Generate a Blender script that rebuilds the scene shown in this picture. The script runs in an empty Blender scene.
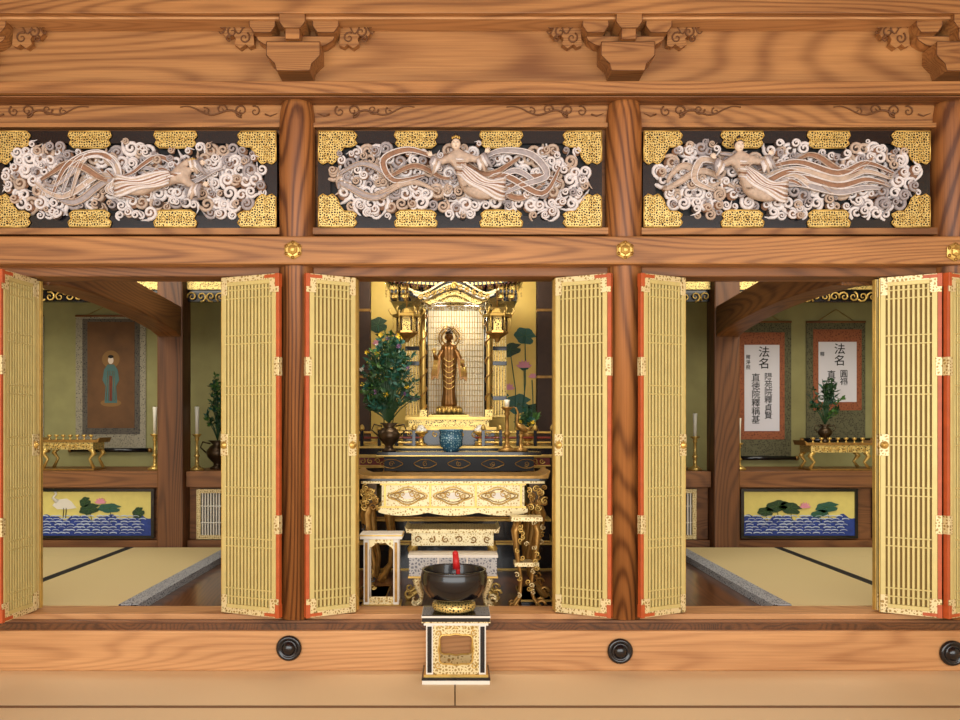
import bpy, bmesh, math, random
from mathutils import Matrix, Vector
random.seed(7)
D=4.5; F=810.0; CZ=1.33; CX=455.0; CY=425.0
def X(px,y=0.0): return (px-CX)*(D+y)/F
def Z(py,y=0.0): return CZ-(py-CY)*(D+y)/F
sc=bpy.context.scene
try:
    sc.view_settings.view_transform='Standard'
except Exception: pass
def lin(c):
    c=c/255.0
    return c/12.92 if c<=0.04045 else ((c+0.055)/1.055)**2.4
def C(r,g,b): return (lin(r),lin(g),lin(b),1.0)
# ---------------- materials
def base(name):
    m=bpy.data.materials.new(name); m.use_nodes=True
    return m,m.node_tree,m.node_tree.nodes['Principled BSDF']
def mat(name,col,rough=.5,metal=0.0,noise=0.0,nscale=20,bump=0.0,coat=0.0):
    m,nt,b=base(name)
    b.inputs['Base Color'].default_value=col; b.inputs['Roughness'].default_value=rough
    b.inputs['Metallic'].default_value=metal
    if coat: b.inputs['Coat Weight'].default_value=coat
    if noise or bump:
        tc=nt.nodes.new('ShaderNodeTexCoord'); n=nt.nodes.new('ShaderNodeTexNoise')
        n.inputs['Scale'].default_value=nscale; n.inputs['Detail'].default_value=4
        nt.links.new(tc.outputs['Object'],n.inputs['Vector'])
        if noise:
            r=nt.nodes.new('ShaderNodeValToRGB')
            r.color_ramp.elements[0].position=.3; r.color_ramp.elements[1].position=.7
            d=tuple(c*(1-noise) for c in col[:3])+(1,)
            r.color_ramp.elements[0].color=d; r.color_ramp.elements[1].color=col
            nt.links.new(n.outputs['Fac'],r.inputs['Fac']); nt.links.new(r.outputs['Color'],b.inputs['Base Color'])
        if bump:
            bp=nt.nodes.new('ShaderNodeBump'); bp.inputs['Strength'].default_value=bump; bp.inputs['Distance'].default_value=.01
            nt.links.new(n.outputs['Fac'],bp.inputs['Height']); nt.links.new(bp.outputs['Normal'],b.inputs['Normal'])
    return m
def wood(name,light,dark,axis,rough=.5,freq=34,across=2.6,along=.3,coat=.0,ring=.27):
    m,nt,b=base(name); N=nt.nodes.new; L=nt.links.new
    tc=N('ShaderNodeTexCoord'); mp=N('ShaderNodeMapping')
    s=[across]*3; s[axis]=along; mp.inputs['Scale'].default_value=s
    L(tc.outputs['Object'],mp.inputs['Vector'])
    n=N('ShaderNodeTexNoise'); n.inputs['Scale'].default_value=1.0; n.inputs['Detail'].default_value=1.5; n.inputs['Roughness'].default_value=.35
    L(mp.outputs['Vector'],n.inputs['Vector'])
    mu=N('ShaderNodeMath'); mu.operation='MULTIPLY'; mu.inputs[1].default_value=freq*6.28
    L(n.outputs['Fac'],mu.inputs[0])
    si=N('ShaderNodeMath'); si.operation='SINE'; L(mu.outputs[0],si.inputs[0])
    mr=N('ShaderNodeMapRange'); mr.inputs[1].default_value=-1; mr.inputs[2].default_value=1; L(si.outputs[0],mr.inputs[0])
    pw=N('ShaderNodeMath'); pw.operation='POWER'; pw.inputs[1].default_value=2.2; L(mr.outputs[0],pw.inputs[0])
    mp2=N('ShaderNodeMapping'); s2=[110]*3; s2[axis]=2.5; mp2.inputs['Scale'].default_value=s2
    L(tc.outputs['Object'],mp2.inputs['Vector'])
    n2=N('ShaderNodeTexNoise'); n2.inputs['Scale'].default_value=1.0; n2.inputs['Detail'].default_value=3
    L(mp2.outputs['Vector'],n2.inputs['Vector'])
    mp3=N('ShaderNodeMapping'); s3=[6]*3; s3[axis]=.7; mp3.inputs['Scale'].default_value=s3
    L(tc.outputs['Object'],mp3.inputs['Vector'])
    n3=N('ShaderNodeTexNoise'); n3.inputs['Scale'].default_value=1.0; n3.inputs['Detail'].default_value=4
    L(mp3.outputs['Vector'],n3.inputs['Vector'])
    a=N('ShaderNodeMath'); a.operation='MULTIPLY_ADD'; a.inputs[1].default_value=ring; L(pw.outputs[0],a.inputs[0])
    a2=N('ShaderNodeMath'); a2.operation='MULTIPLY'; a2.inputs[1].default_value=.45; L(n2.outputs['Fac'],a2.inputs[0]); L(a2.outputs[0],a.inputs[2])
    a3=N('ShaderNodeMath'); a3.operation='MULTIPLY_ADD'; a3.inputs[1].default_value=.75; L(n3.outputs['Fac'],a3.inputs[0]); L(a.outputs[0],a3.inputs[2])
    r=N('ShaderNodeValToRGB'); r.color_ramp.elements[0].position=.4; r.color_ramp.elements[1].position=1.0
    r.color_ramp.elements[0].color=light; r.color_ramp.elements[1].color=dark
    L(a3.outputs[0],r.inputs['Fac']); L(r.outputs['Color'],b.inputs['Base Color'])
    b.inputs['Roughness'].default_value=rough; b.inputs['Coat Weight'].default_value=coat; b.inputs['Coat Roughness'].default_value=.3
    bp=N('ShaderNodeBump'); bp.inputs['Strength'].default_value=.2; bp.inputs['Distance'].default_value=.003
    L(n2.outputs['Fac'],bp.inputs['Height']); L(bp.outputs['Normal'],b.inputs['Normal'])
    return m
def pattern(name,c1,c2,scale,th=.08,metal=.6,rough=.35,kind='edge'):
    m,nt,b=base(name); N=nt.nodes.new; L=nt.links.new
    tc=N('ShaderNodeTexCoord'); v=N('ShaderNodeTexVoronoi')
    v.feature='DISTANCE_TO_EDGE' if kind=='edge' else 'F1'
    v.inputs['Scale'].default_value=scale; v.inputs['Randomness'].default_value=.75
    L(tc.outputs['Object'],v.inputs['Vector'])
    r=N('ShaderNodeValToRGB'); r.color_ramp.elements[0].position=th; r.color_ramp.elements[1].position=th+.08
    r.color_ramp.elements[0].color=c1; r.color_ramp.elements[1].color=c2
    L(v.outputs['Distance'],r.inputs['Fac']); L(r.outputs['Color'],b.inputs['Base Color'])
    b.inputs['Metallic'].default_value=metal; b.inputs['Roughness'].default_value=rough
    return m
def stripes(name,c1,c2,axis,freq,rough=.7):
    m,nt,b=base(name); N=nt.nodes.new; L=nt.links.new
    tc=N('ShaderNodeTexCoord'); w=N('ShaderNodeTexWave'); w.bands_direction='XYZ'[axis]
    w.inputs['Scale'].default_value=freq; w.inputs['Distortion'].default_value=.6; w.inputs['Detail Scale'].default_value=3
    L(tc.outputs['Object'],w.inputs['Vector'])
    r=N('ShaderNodeValToRGB'); r.color_ramp.elements[0].color=c1; r.color_ramp.elements[1].color=c2
    L(w.outputs['Fac'],r.inputs['Fac']); L(r.outputs['Color'],b.inputs['Base Color'])
    b.inputs['Roughness'].default_value=rough
    return m
WL=C(194,136,78); WD=C(120,74,36)
woodX=wood('keyaki_horizontal',WL,WD,0)
woodBig=wood('keyaki_wide_board',C(196,140,82),C(128,80,40),0,across=1.3,along=.22,freq=26)
woodZ=wood('keyaki_vertical',C(178,114,58),C(92,50,22),2,ring=.36)
woodY=wood('keyaki_depth',C(150,100,54),C(86,50,24),1)
woodPale=wood('keyaki_sill',C(216,162,106),C(162,110,64),0,ring=.2)
woodCarve=wood('keyaki_carved',C(184,130,74),C(124,78,40),0,across=5)
woodLine=mat('carved_groove',C(108,66,32),.6)
woodDarkZ=wood('aged_wood_vertical',C(134,86,48),C(72,42,20),2)
woodDarkX=wood('dark_wood_horizontal',C(152,100,56),C(96,58,30),0)  # dark wood; also carries painted shade on the trim strip and lintel
floorWood=wood('polished_floor',C(120,74,40),C(62,36,18),1,rough=.14,coat=.5)
black=mat('black_lacquer',C(12,12,18),.22,coat=.4)
blackM=mat('black_matte',C(10,10,12),.6)
gold=mat('gold_leaf',C(228,190,104),.32,.6,noise=.25,nscale=25)
goldD=mat('gold_antique',C(176,132,66),.38,.6,noise=.4,nscale=30)
goldO=pattern('gold_openwork',C(234,204,124),C(26,20,12),75,.14,.45)
goldP=pattern('gold_engraved_pale',C(234,216,164),C(166,136,76),60,.16,.25)
goldW=pattern('gold_pale_apron',C(238,222,174),C(190,160,100),66,.17,.2,.4)
red=mat('vermilion_lacquer',C(198,92,44),.4,noise=.2)
redD=mat('red_lacquer_dark',C(120,40,26),.4)
slat=mat('door_gilt_slat',C(218,200,130),.42,.2,noise=.1,nscale=12)
gauze=mat('door_gauze',C(132,104,40),.6,.1)
whiteC=mat('carving_white',C(236,228,226),.7,noise=.2,nscale=55)
greyC=mat('carving_grey',C(176,166,166),.7,noise=.3,nscale=50)
brownC=mat('carving_brown',C(160,118,90),.7,noise=.35,nscale=50)
pinkC=mat('carving_pale_brown',C(206,182,162),.7,noise=.3,nscale=50)
shadeC=mat('carving_recess_shade',C(78,64,58),.8,noise=.4,nscale=50)  # dark tone paints shade into the cloud recesses
skinC=mat('carving_skin',C(236,214,192),.6)
hairC=mat('carving_hair',C(40,34,34),.6)
tat=stripes('tatami_rush',C(228,208,156),C(212,190,134),1,60)
hallfloor=stripes('hall_tatami_rush',C(240,216,176),C(226,200,158),1,90,.6)
heri=mat('tatami_heri_black',C(28,26,24),.8)
heriH=mat('hall_mat_border',C(132,98,66),.8)
heriP=pattern('tatami_heri_pattern',C(170,172,176),C(44,48,64),70,.15,0,.8)
goldwall=mat('gilded_wall',C(232,198,100),.5,.2,noise=.15,nscale=4)
olive=mat('alcove_wall',C(164,158,104),.7,.1,noise=.2,nscale=5)
bronze=mat('bronze_dark',C(78,60,40),.35,.7,noise=.3,nscale=30)
white=mat('white_paint',C(232,226,212),.5)
candleW=mat('candle_wax',C(240,234,214),.5)
leafD=mat('leaf_green_dark',C(34,66,34),.5); leafM=mat('leaf_green',C(66,104,44),.5); leafB=mat('leaf_bluegreen',C(38,92,76),.5)
pink=mat('lotus_pink',C(226,150,170),.6); yellowF=mat('flower_yellow',C(226,190,50),.6); purple=mat('flower_purple',C(120,80,120),.6)
blue=mat('painted_blue',C(40,70,160),.5,noise=.35,nscale=30); waveW=mat('painted_wave',C(196,208,228),.5)
paleyel=mat('painted_ground',C(232,216,124),.5,noise=.08)
paper=mat('scroll_paper',C(230,226,232),.8); ink=mat('ink',C(20,18,18),.8)
brocG=pattern('brocade_silver',C(160,152,130),C(84,78,66),70,.16,.1,.7)
brocR=pattern('brocade_orange',C(160,92,56),C(110,58,36),60,.14,.1,.7)
brocD=pattern('brocade_dark_green',C(104,100,70),C(54,50,36),60,.14,.1,.7)
brocN=pattern('brocade_navy',C(96,88,76),C(44,44,48),60,.14,.1,.7)
scrollbrown=mat('painting_brown',C(118,80,44),.7,noise=.35,nscale=6)
teal=mat('painted_teal',C(78,112,108),.7); halo=mat('painted_halo',C(140,102,54),.7)
bluewhite=pattern('blue_white_porcelain',C(50,96,120),C(150,186,190),60,.2,0,.25)
cloth=pattern('grey_brocade',C(186,184,180),C(112,114,122),55,.16,.15,.5)
redS=mat('red_cloth',C(200,30,30),.5)
shrineback=mat('shrine_back_panel',C(236,226,198),.5)
brownwall=mat('dark_brown_wall',C(62,40,26),.7,noise=.3)
plaster=mat('hall_plaster',C(220,205,180),.8)
statG=mat('statue_gold_bronze',C(150,104,52),.35,.6,noise=.4,nscale=30)
# ---------------- builder
class B:
    def __init__(s,name):
        s.name=name; s.v=[]; s.f=[]; s.mi=[]; s.sm=[]; s.mats=[]; s.M=Matrix.Identity(4)
    def m(s,mt):
        if mt not in s.mats: s.mats.append(mt)
        return s.mats.index(mt)
    def add(s,vs,fs,mt,smooth=False):
        o=len(s.v); k=s.m(mt)
        for p in vs: s.v.append(tuple(s.M@Vector(p)))
        for f in fs: s.f.append([i+o for i in f]); s.mi.append(k); s.sm.append(smooth)
    def box(s,x0,x1,y0,y1,z0,z1,mt,t=1.0):
        cx=(x0+x1)/2; cy=(y0+y1)/2; hx=(x1-x0)/2; hy=(y1-y0)/2
        vs=[(cx-hx,cy-hy,z0),(cx+hx,cy-hy,z0),(cx+hx,cy+hy,z0),(cx-hx,cy+hy,z0),
            (cx-hx*t,cy-hy*t,z1),(cx+hx*t,cy-hy*t,z1),(cx+hx*t,cy+hy*t,z1),(cx-hx*t,cy+hy*t,z1)]
        s.add(vs,[(0,3,2,1),(4,5,6,7),(0,1,5,4),(1,2,6,5),(2,3,7,6),(3,0,4,7)],mt)
    def lathe(s,prof,c,mt,seg=24,sx=1,sy=1,rot=0,smooth=True,fold=0,nf=8):
        vs=[];fs=[]
        for (r,z) in prof:
            for i in range(seg):
                a=2*math.pi*i/seg+rot; rr=r*(1+fold*math.sin(nf*a))
                vs.append((c[0]+rr*sx*math.cos(a),c[1]+rr*sy*math.sin(a),c[2]+z))
        n=len(prof)
        for j in range(n-1):
            for i in range(seg):
                k=(i+1)%seg; fs.append((j*seg+i,j*seg+k,(j+1)*seg+k,(j+1)*seg+i))
        fs.append(list(range(seg))[::-1]); fs.append([(n-1)*seg+i for i in range(seg)])
        s.add(vs,fs,mt,smooth)
    def tube(s,pts,rad,mt,seg=6,fa=1.0,fb=1.0,smooth=True):
        pts=[Vector(p) for p in pts]; n=len(pts); vs=[];fs=[]
        for i,p in enumerate(pts):
            t=(pts[min(i+1,n-1)]-pts[max(i-1,0)])
            if t.length<1e-9: t=Vector((1,0,0))
            t.normalize(); ref=Vector((0,1,0)) if abs(t.y)<.9 else Vector((1,0,0))
            a=t.cross(ref).normalized(); b=t.cross(a).normalized()
            r=rad[i] if isinstance(rad,(list,tuple)) else rad
            for k in range(seg):
                an=2*math.pi*k/seg
                vs.append(p+a*(r*fa*math.cos(an))+b*(r*fb*math.sin(an)))
        for j in range(n-1):
            for i in range(seg):
                k=(i+1)%seg; fs.append((j*seg+i,j*seg+k,(j+1)*seg+k,(j+1)*seg+i))
        fs.append(list(range(seg))[::-1]); fs.append([(n-1)*seg+i for i in range(seg)])
        s.add(vs,fs,mt,smooth)
    def prism(s,pts,y0,y1,mt):
        n=len(pts); vs=[(p[0],y0,p[1]) for p in pts]+[(p[0],y1,p[1]) for p in pts]
        fs=[list(range(n)),list(range(n,2*n))[::-1]]+[(i,(i+1)%n,(i+1)%n+n,i+n) for i in range(n)]
        s.add(vs,fs,mt)
    def prismx(s,pts,x0,x1,mt):
        n=len(pts); vs=[(x0,p[0],p[1]) for p in pts]+[(x1,p[0],p[1]) for p in pts]
        fs=[list(range(n)),list(range(n,2*n))[::-1]]+[(i,(i+1)%n,(i+1)%n+n,i+n) for i in range(n)]
        s.add(vs,fs,mt)
    def ball(s,c,r,mt,seg=10,rings=6):
        if not isinstance(r,(tuple,list)): r=(r,r,r)
        vs=[];fs=[]
        for j in range(rings+1):
            th=math.pi*j/rings
            for i in range(seg):
                a=2*math.pi*i/seg
                vs.append((c[0]+r[0]*math.sin(th)*math.cos(a),c[1]+r[1]*math.sin(th)*math.sin(a),c[2]+r[2]*math.cos(th)))
        for j in range(rings):
            for i in range(seg):
                k=(i+1)%seg; fs.append((j*seg+i,(j+1)*seg+i,(j+1)*seg+k,j*seg+k))
        s.add(vs,fs,mt,True)
    def spiral(s,cx,cz,y,R,turns,a0,sgn,rt,mt,lift=0,n=18,seg=5):
        pts=[];rd=[]
        for i in range(n):
            t=i/(n-1); a=a0+sgn*turns*2*math.pi*t; r=R*(1-.85*t)
            pts.append((cx+r*math.cos(a),y-lift*t,cz+r*math.sin(a))); rd.append(rt*(1-.5*t))
        s.tube(pts,rd,mt,seg)
    def skin(s,pts,edges,rad,mt,sub=1):
        me=bpy.data.meshes.new('tmp'); me.from_pydata([tuple(p) for p in pts],edges,[])
        ob=bpy.data.objects.new('tmp',me); sc.collection.objects.link(ob)
        ob.modifiers.new('s','SKIN')
        if not me.skin_vertices:
            bpy.context.view_layer.objects.active=ob
            bpy.ops.mesh.customdata_skin_add()
        for i,r in enumerate(rad):
            me.skin_vertices[0].data[i].radius=(r,r)
        me.skin_vertices[0].data[0].use_root=True
        q=ob.modifiers.new('u','SUBSURF'); q.levels=sub
        dg=bpy.context.evaluated_depsgraph_get(); dg.update()
        m2=bpy.data.meshes.new_from_object(ob.evaluated_get(dg))
        s.add([tuple(v.co) for v in m2.vertices],[list(p.vertices) for p in m2.polygons],mt,True)
        bpy.data.objects.remove(ob); bpy.data.meshes.remove(m2); bpy.data.meshes.remove(me)
    def text(s,body,size,x,y,z,mt,lh=1.0,off=.008):
        for i,ch in enumerate(body):
            cu=bpy.data.curves.new('t','FONT'); cu.body=ch; cu.size=size; cu.align_x='CENTER'; cu.align_y='CENTER'; cu.offset=size*off
            ob=bpy.data.objects.new('t',cu); sc.collection.objects.link(ob)
            dg=bpy.context.evaluated_depsgraph_get(); dg.update()
            m2=bpy.data.meshes.new_from_object(ob.evaluated_get(dg))
            s.add([(x+v.co.x,y,z-i*size*lh+v.co.y) for v in m2.vertices],[list(p.vertices) for p in m2.polygons],mt)
            bpy.data.objects.remove(ob); bpy.data.meshes.remove(m2)
    def done(s,bevel=0,seg=2):
        me=bpy.data.meshes.new(s.name); me.from_pydata(s.v,[],s.f)
        for mt in s.mats: me.materials.append(mt)
        me.polygons.foreach_set('material_index',s.mi); me.polygons.foreach_set('use_smooth',s.sm)
        bm=bmesh.new(); bm.from_mesh(me); bmesh.ops.recalc_face_normals(bm,faces=bm.faces); bm.to_mesh(me); bm.free()
        ob=bpy.data.objects.new(s.name,me); sc.collection.objects.link(ob)
        if bevel:
            q=ob.modifiers.new('bev','BEVEL'); q.width=bevel; q.segments=seg; q.limit_method='ANGLE'
        return ob
def ell(cx,cz,rx,rz,n=20,a0=0,tilt=0):
    o=[]
    for i in range(n):
        a=2*math.pi*i/n+a0; x=rx*math.cos(a); z=rz*math.sin(a)
        o.append((cx+x*math.cos(tilt)-z*math.sin(tilt),cz+x*math.sin(tilt)+z*math.cos(tilt)))
    return o

# ================= ROOM SHELL
INZ=.29; FLZ=.25
b=B('floor')
b.box(-5,5,-6.5,-.1,-.2,-.02,heriH)
b.box(-5,-.003,-.655,-.1,-.02,0,hallfloor); b.box(.003,5,-.655,-.1,-.02,0,hallfloor)
b.box(-5,5,-.69,-.66,-.02,.0005,heriH)
for k in range(4):
    y1_=-.695-k*.93
    b.box(-5,5,y1_-.92,y1_,-.02,0,hallfloor)
b.box(-5,5,-6.5,-4.42,-.02,0,hallfloor)
b.box(-5,5,-.1,3.6,.1,FLZ,floorWood)
b.done()
b=B('ceiling'); b.box(-5,5,-6.5,.2,4.0,4.1,woodX); b.box(-5,5,.2,3.7,2.85,2.95,woodDarkX); b.done()
b=B('wall_left'); b.box(-5.1,-5,-6.5,0,0,4,plaster); b.box(-4.4,-4.3,.1,3.7,FLZ,2.85,olive); b.done()
b=B('wall_right'); b.box(5,5.1,-6.5,0,0,4,plaster); b.box(4.3,4.4,.1,3.7,FLZ,2.85,olive); b.done()
b=B('wall_back'); b.box(-4.3,-1.15,3.3,3.4,FLZ,2.85,olive); b.box(1.15,4.3,3.3,3.4,FLZ,2.85,olive)
b.box(-1.15,1.15,3.0,3.1,FLZ,2.85,goldwall); b.done()
b=B('wall_partition')
for sx in(-1,1):
    b.box(min(sx*1.15,sx*1.25),max(sx*1.15,sx*1.25),1.3,3.3,FLZ,2.85,brownwall)
b.done()
b=B('wall_facade')
b.box(-5,5,.02,.1,3.1,4.0,woodBig)
b.box(-5,5,.0,.1,2.98,3.14,woodX)
b.box(-5,5,.03,.1,2.3,3.0,woodDarkX)
b.done()
cols=[-28,297.5,623.5,950]
ci=[X(c) for c in cols]
for i,x in enumerate(ci):
    b=B('wooden_column'); r=.1
    b.lathe([(r,0),(r,2.6),(r*.99,2.72),(r*.95,2.78),(r*.88,2.82),(r*.86,2.85)],(x,0,.27),woodZ,48)
    b.done()
b=B('trim_1'); b.box(-5,5,-.14,.0,Z(93,-.14),Z(81,-.14),woodX); b.box(-5,5,-.115,.0,Z(97,-.115),Z(93.8,-.14),woodDarkX); b.done(.004)  # lower dark strip paints the shadow under the beam
b=B('trim_2'); b.box(-5,5,-.135,.0,Z(264,-.135),Z(236,-.135),woodX); b.done(.008)
b=B('trim_3'); b.box(-5,5,-.03,.14,2.15,2.36,woodDarkX); b.box(-5,5,.03,.08,2.3,2.42,woodX); b.done(.005)  # darker wood colour stands in for shade on the recessed lintel
b=B('trim_4'); b.box(-5,5,-.04,.16,.0,INZ,woodPale); b.box(-5,5,-.07,-.04,0,.262,woodDarkX); b.done(.005)
b=B('trim_5'); b.box(-5,5,-.125,-.072,0,Z(631,-.125),woodPale); b.done(.008)
b=B('trim_6'); b.box(-5,5,-.16,.02,Z(13,-.16),Z(-12,-.16),woodX); b.box(-5,5,-.12,.02,Z(19,-.12),Z(15.5,-.12),woodPale); b.box(-5,5,-.22,.02,Z(-12,-.16)+.002,4.0,woodDarkX); b.done(.004)
bays=[(ci[0],ci[1]),(ci[1],ci[2]),(ci[2],ci[3]),(ci[3],ci[3]+1.81)]
b=B('trim_7')
for a,c in bays:
    b.box(a+.09,c-.09,-.04,.03,Z(236),Z(229),woodX); b.box(a+.09,c-.09,-.03,.0,Z(129),Z(124.5),woodX)
b.done(.003)
# ================= carved scrolls on board
b=B('carved_scrollwork')
def scroll(b,x,z,s,R):
    y=-.006
    b.spiral(x,z,y,R,1.35,-1.57,s,.0048,woodLine,n=22)
    pts=[];rd=[]
    for i in range(26):
        t=i/25; pts.append((x+s*(t*.34),y,z-R+.012+.022*math.sin(t*9)*(1-t*.4)+t*.04)); rd.append(.005*(1-.6*t)+.001)
    b.tube(pts,rd,woodLine,6)
    b.spiral(x+s*.11,z+.006,y,R*.8,1.2,0,-s,.0042,woodLine,n=18)
    b.spiral(x-s*.075,z-.004,y,R*.8,1.2,2,s,.0042,woodLine,n=18)
    b.spiral(x+s*.2,z-.004,y,R*.6,1.1,2,s,.0038,woodLine,n=16)
    b.tube([(x-s*.13,y,z-.02),(x-s*.16,y,z-.03),(x-s*.2,y,z-.015)],[.005,.004,.001],woodLine,5)
for a,c in bays:
    zc=Z(111); scroll(b,a+.31,zc,1,.038); scroll(b,c-.31,zc,-1,.038)
b.done()
# ================= BRACKETS
def bracket(cx):
    b=B('wooden_bracket'); w=lambda d:cx+d/180.0
    z=lambda p:Z(p,0)
    def blk(pts,y0,y1,mt):
        b.prism(pts,y0,y1,mt)
        n=len(pts)
        for i in range(n):
            p=pts[i];q=pts[(i+1)%n]; b.tube([(p[0],y0,p[1]),(q[0],y0,q[1])],.0022,woodLine,4)
    blk([(w(-16),z(80)),(w(16),z(80)),(w(18),z(73)),(w(26),z(65)),(w(26),z(52)),(w(-26),z(52)),(w(-26),z(65)),(w(-18),z(73))],-.12,.019,woodCarve)
    blk([(w(-24),z(51)),(w(24),z(51)),(w(30),z(49.5)),(w(37),z(45)),(w(39),z(41)),(w(-39),z(41)),(w(-37),z(45)),(w(-30),z(49.5))],-.055,.019,woodX)
    blk([(w(-7),z(51)),(w(7),z(51)),(w(7),z(40)),(w(-7),z(40))],-.14,-.05,woodX)
    for dx in(-31,0,31):
        blk([(w(dx-8),z(41)),(w(dx+8),z(41)),(w(dx+12.5),z(35)),(w(dx+12.5),z(27)),(w(dx-12.5),z(27)),(w(dx-12.5),z(35))],-.10 if dx else -.15,.019,woodCarve)
    b.box(w(-46),w(46),-.05,.019,z(26.5),z(20),woodX)
    for s in(-1,1):
        out=[(44,20),(74,20),(86,21),(90,25),(85,29),(79,27),(76,31),(80,35),(75,40),(67,37),(64,41),(66,46),(59,50),(52,46),(48,49),(42,47)]
        out=[(44+(p[0]-44)*.82,p[1]) for p in out]
        b.prism([(w(s*p[0]),z(p[1])) for p in out],-.022,.019,woodCarve)
        for (dx,pz,R,sg) in((74,27,.025,1),(64,34,.032,-1),(52,40,.032,1),(67,41,.02,-1),(54,27,.024,1)):
            b.spiral(w(s*dx),z(pz),-.026,R,1.25,1.0,sg*s,.005,woodLine,n=18)
        pts=[(w(s*(45+i*1.9)),-.026,z(30-6*math.sin(i*.7))) for i in range(18)]
        b.tube(pts,.004,woodLine,5)
    b.done()
for x in ci: bracket(x)
# ================= TRANSOM CARVINGS
def ribbon(b,pts,r,mt,y,edge=None):
    P=[Vector((p[0],y+(p[2] if len(p)>2 else 0),p[1])) for p in pts]; out=[]
    for i in range(len(P)-1):
        p0=P[max(i-1,0)];p1=P[i];p2=P[i+1];p3=P[min(i+2,len(P)-1)]
        for k in range(6):
            t=k/6; out.append(.5*((2*p1)+(-p0+p2)*t+(2*p0-5*p1+4*p2-p3)*t*t+(-p0+3*p1-3*p2+p3)*t**3))
    out.append(P[-1]); n=len(out)
    rad=[r*(.3+.7*math.sin(math.pi*min(1,(i+1)/n))) for i in range(n)]
    b.tube(out,rad,mt,6,1.15,.35)
    for off in(-.55,0.55):
        e=[]
        for i,p in enumerate(out):
            t=out[min(i+1,n-1)]-out[max(i-1,0)]
            if t.length<1e-9: t=Vector((1,0,0))
            t.normalize(); sd=Vector((-t.z,0,t.x)); e.append(p+sd*rad[i]*1.7*off+Vector((0,-r*.34,0)))
        b.tube(e,[max(.0012,q*.22) for q in rad],edge or whiteC,4)
def tennyo(b,cx,cz,y,s,flip=1,mode=0):
    def P(x,z,dy=0): return (cx+flip*x*s,y+dy,cz+z*s)
    if mode==0:
        J=[P(0,0),P(-.012,.07),P(-.02,.125),P(-.03,.16,-.01),P(-.036,.185,-.014),
           P(-.075,.115,-.01),P(-.13,.085,-.02),P(-.17,.12,-.025),
           P(.03,.12,-.01),P(.09,.10,-.02),P(.13,.14,-.025),
           P(.065,-.045,-.01),P(.14,-.06),P(.22,-.03),
           P(.05,-.07),P(.12,-.095),P(.21,-.09)]
    else:
        J=[P(0,0),P(.07,.02),P(.12,.04),P(.155,.06,-.01),P(.18,.07,-.014),
           P(.13,-.005,-.01),P(.18,-.04,-.02),P(.23,-.03,-.025),
           P(.11,.08,-.01),P(.16,.11,-.02),P(.21,.10,-.025),
           P(-.08,-.01,-.01),P(-.16,-.02),P(-.25,.0),
           P(-.07,-.04),P(-.15,-.055),P(-.25,-.06)]
    E=[(0,1),(1,2),(2,3),(3,4),(2,5),(5,6),(6,7),(2,8),(8,9),(9,10),(0,11),(11,12),(12,13),(0,14),(14,15),(15,16)]
    R=[.042,.034,.038,.014,.018,.026,.020,.009,.026,.020,.009,.042,.036,.016,.042,.034,.015]
    R=[r*s for r in R]
    b.skin(J,E,R,pinkC,1)
    h=J[4]; b.ball((h[0],h[1]-.008,h[2]+.006*s),(.027*s,.026*s,.032*s),skinC,12,8)
    b.ball((h[0],h[1]+.002,h[2]+.024*s),(.030*s,.028*s,.024*s),hairC); b.ball((h[0],h[1],h[2]+.052*s),(.014*s,.014*s,.018*s),hairC)
    for k in range(5): b.ball((h[0]+(k-2)*.010*s,h[1]-.03*s,h[2]+.034*s+.004*(2-abs(k-2))*s),(.005*s,.004*s,.009*s),gold,6,4)
    b.ball((h[0],h[1]-.008-.026*s,h[2]),(.004*s,.006*s,.008*s),skinC,6,4)
    for dx in(-.010,.010): b.ball((h[0]+dx*s,h[1]-.008-.024*s,h[2]+.009*s),(.005*s,.003*s,.002*s),hairC,6,4)
    b.ball((h[0],h[1]-.008-.024*s,h[2]-.014*s),(.006*s,.003*s,.002*s),brownC,6,4)
    for k in(7,10):
        q=J[k]; d=Vector(J[k])-Vector(J[k-1]); d.normalize()
        for i in range(5):
            a=(i-2)*.28; dd=Vector((d.x*math.cos(a)-d.z*math.sin(a),0,d.x*math.sin(a)+d.z*math.cos(a)))
            L=(.03,.036,.04,.036,.026)[i]*s
            b.tube([q,Vector(q)+dd*L*.6,Vector(q)+dd*L+Vector((0,-.003,0))],[.005*s,.004*s,.003*s],skinC,5)
        e=Vector(J[k-1]); f=Vector(J[k]); dn=Vector((0.02*(1 if k==10 else -1),0,-.055))*s
        for j in range(4):
            t=j/3; p=e.lerp(f,t*.8)
            b.tube([p+Vector((0,-.012,0)),p+dn*.6+Vector((0,-.018,0)),p+dn*(1.1+.3*(j%2))+Vector((.01*s*(j-1),-.008,0))],[.013*s,.015*s,.007*s],(whiteC,pinkC,whiteC,greyC)[j],6)
    o=Vector(J[0]); up=Vector(J[1])
    for k in range(11):
        u=k/10; tgt=Vector(J[13]).lerp(Vector(J[16]),u)+Vector((flip*(1 if mode==0 else -1)*.03*s,0,(.5-u)*.05*s))
        mid=Vector(J[12]).lerp(Vector(J[15]),u)+Vector((0,-.034*s,(.5-u)*.03*s))
        st=up.lerp(o,.4)+Vector((flip*(.5-abs(u-.5))*.02,-.034*s,(.5-u)*.055*s))
        pts=[]
        for i in range(11):
            t=i/10; p=st*(1-t)**2+mid*2*t*(1-t)+tgt*t*t
            pts.append(p+Vector((0,-.006,.008*math.sin(t*8+k*.4))))
        b.tube(pts,[s*(.007+.004*math.sin(t_*math.pi/10)) for t_ in range(11)],(whiteC,pinkC,whiteC,brownC)[k%4],5)  # brown strands paint shadow between the robe folds
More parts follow.
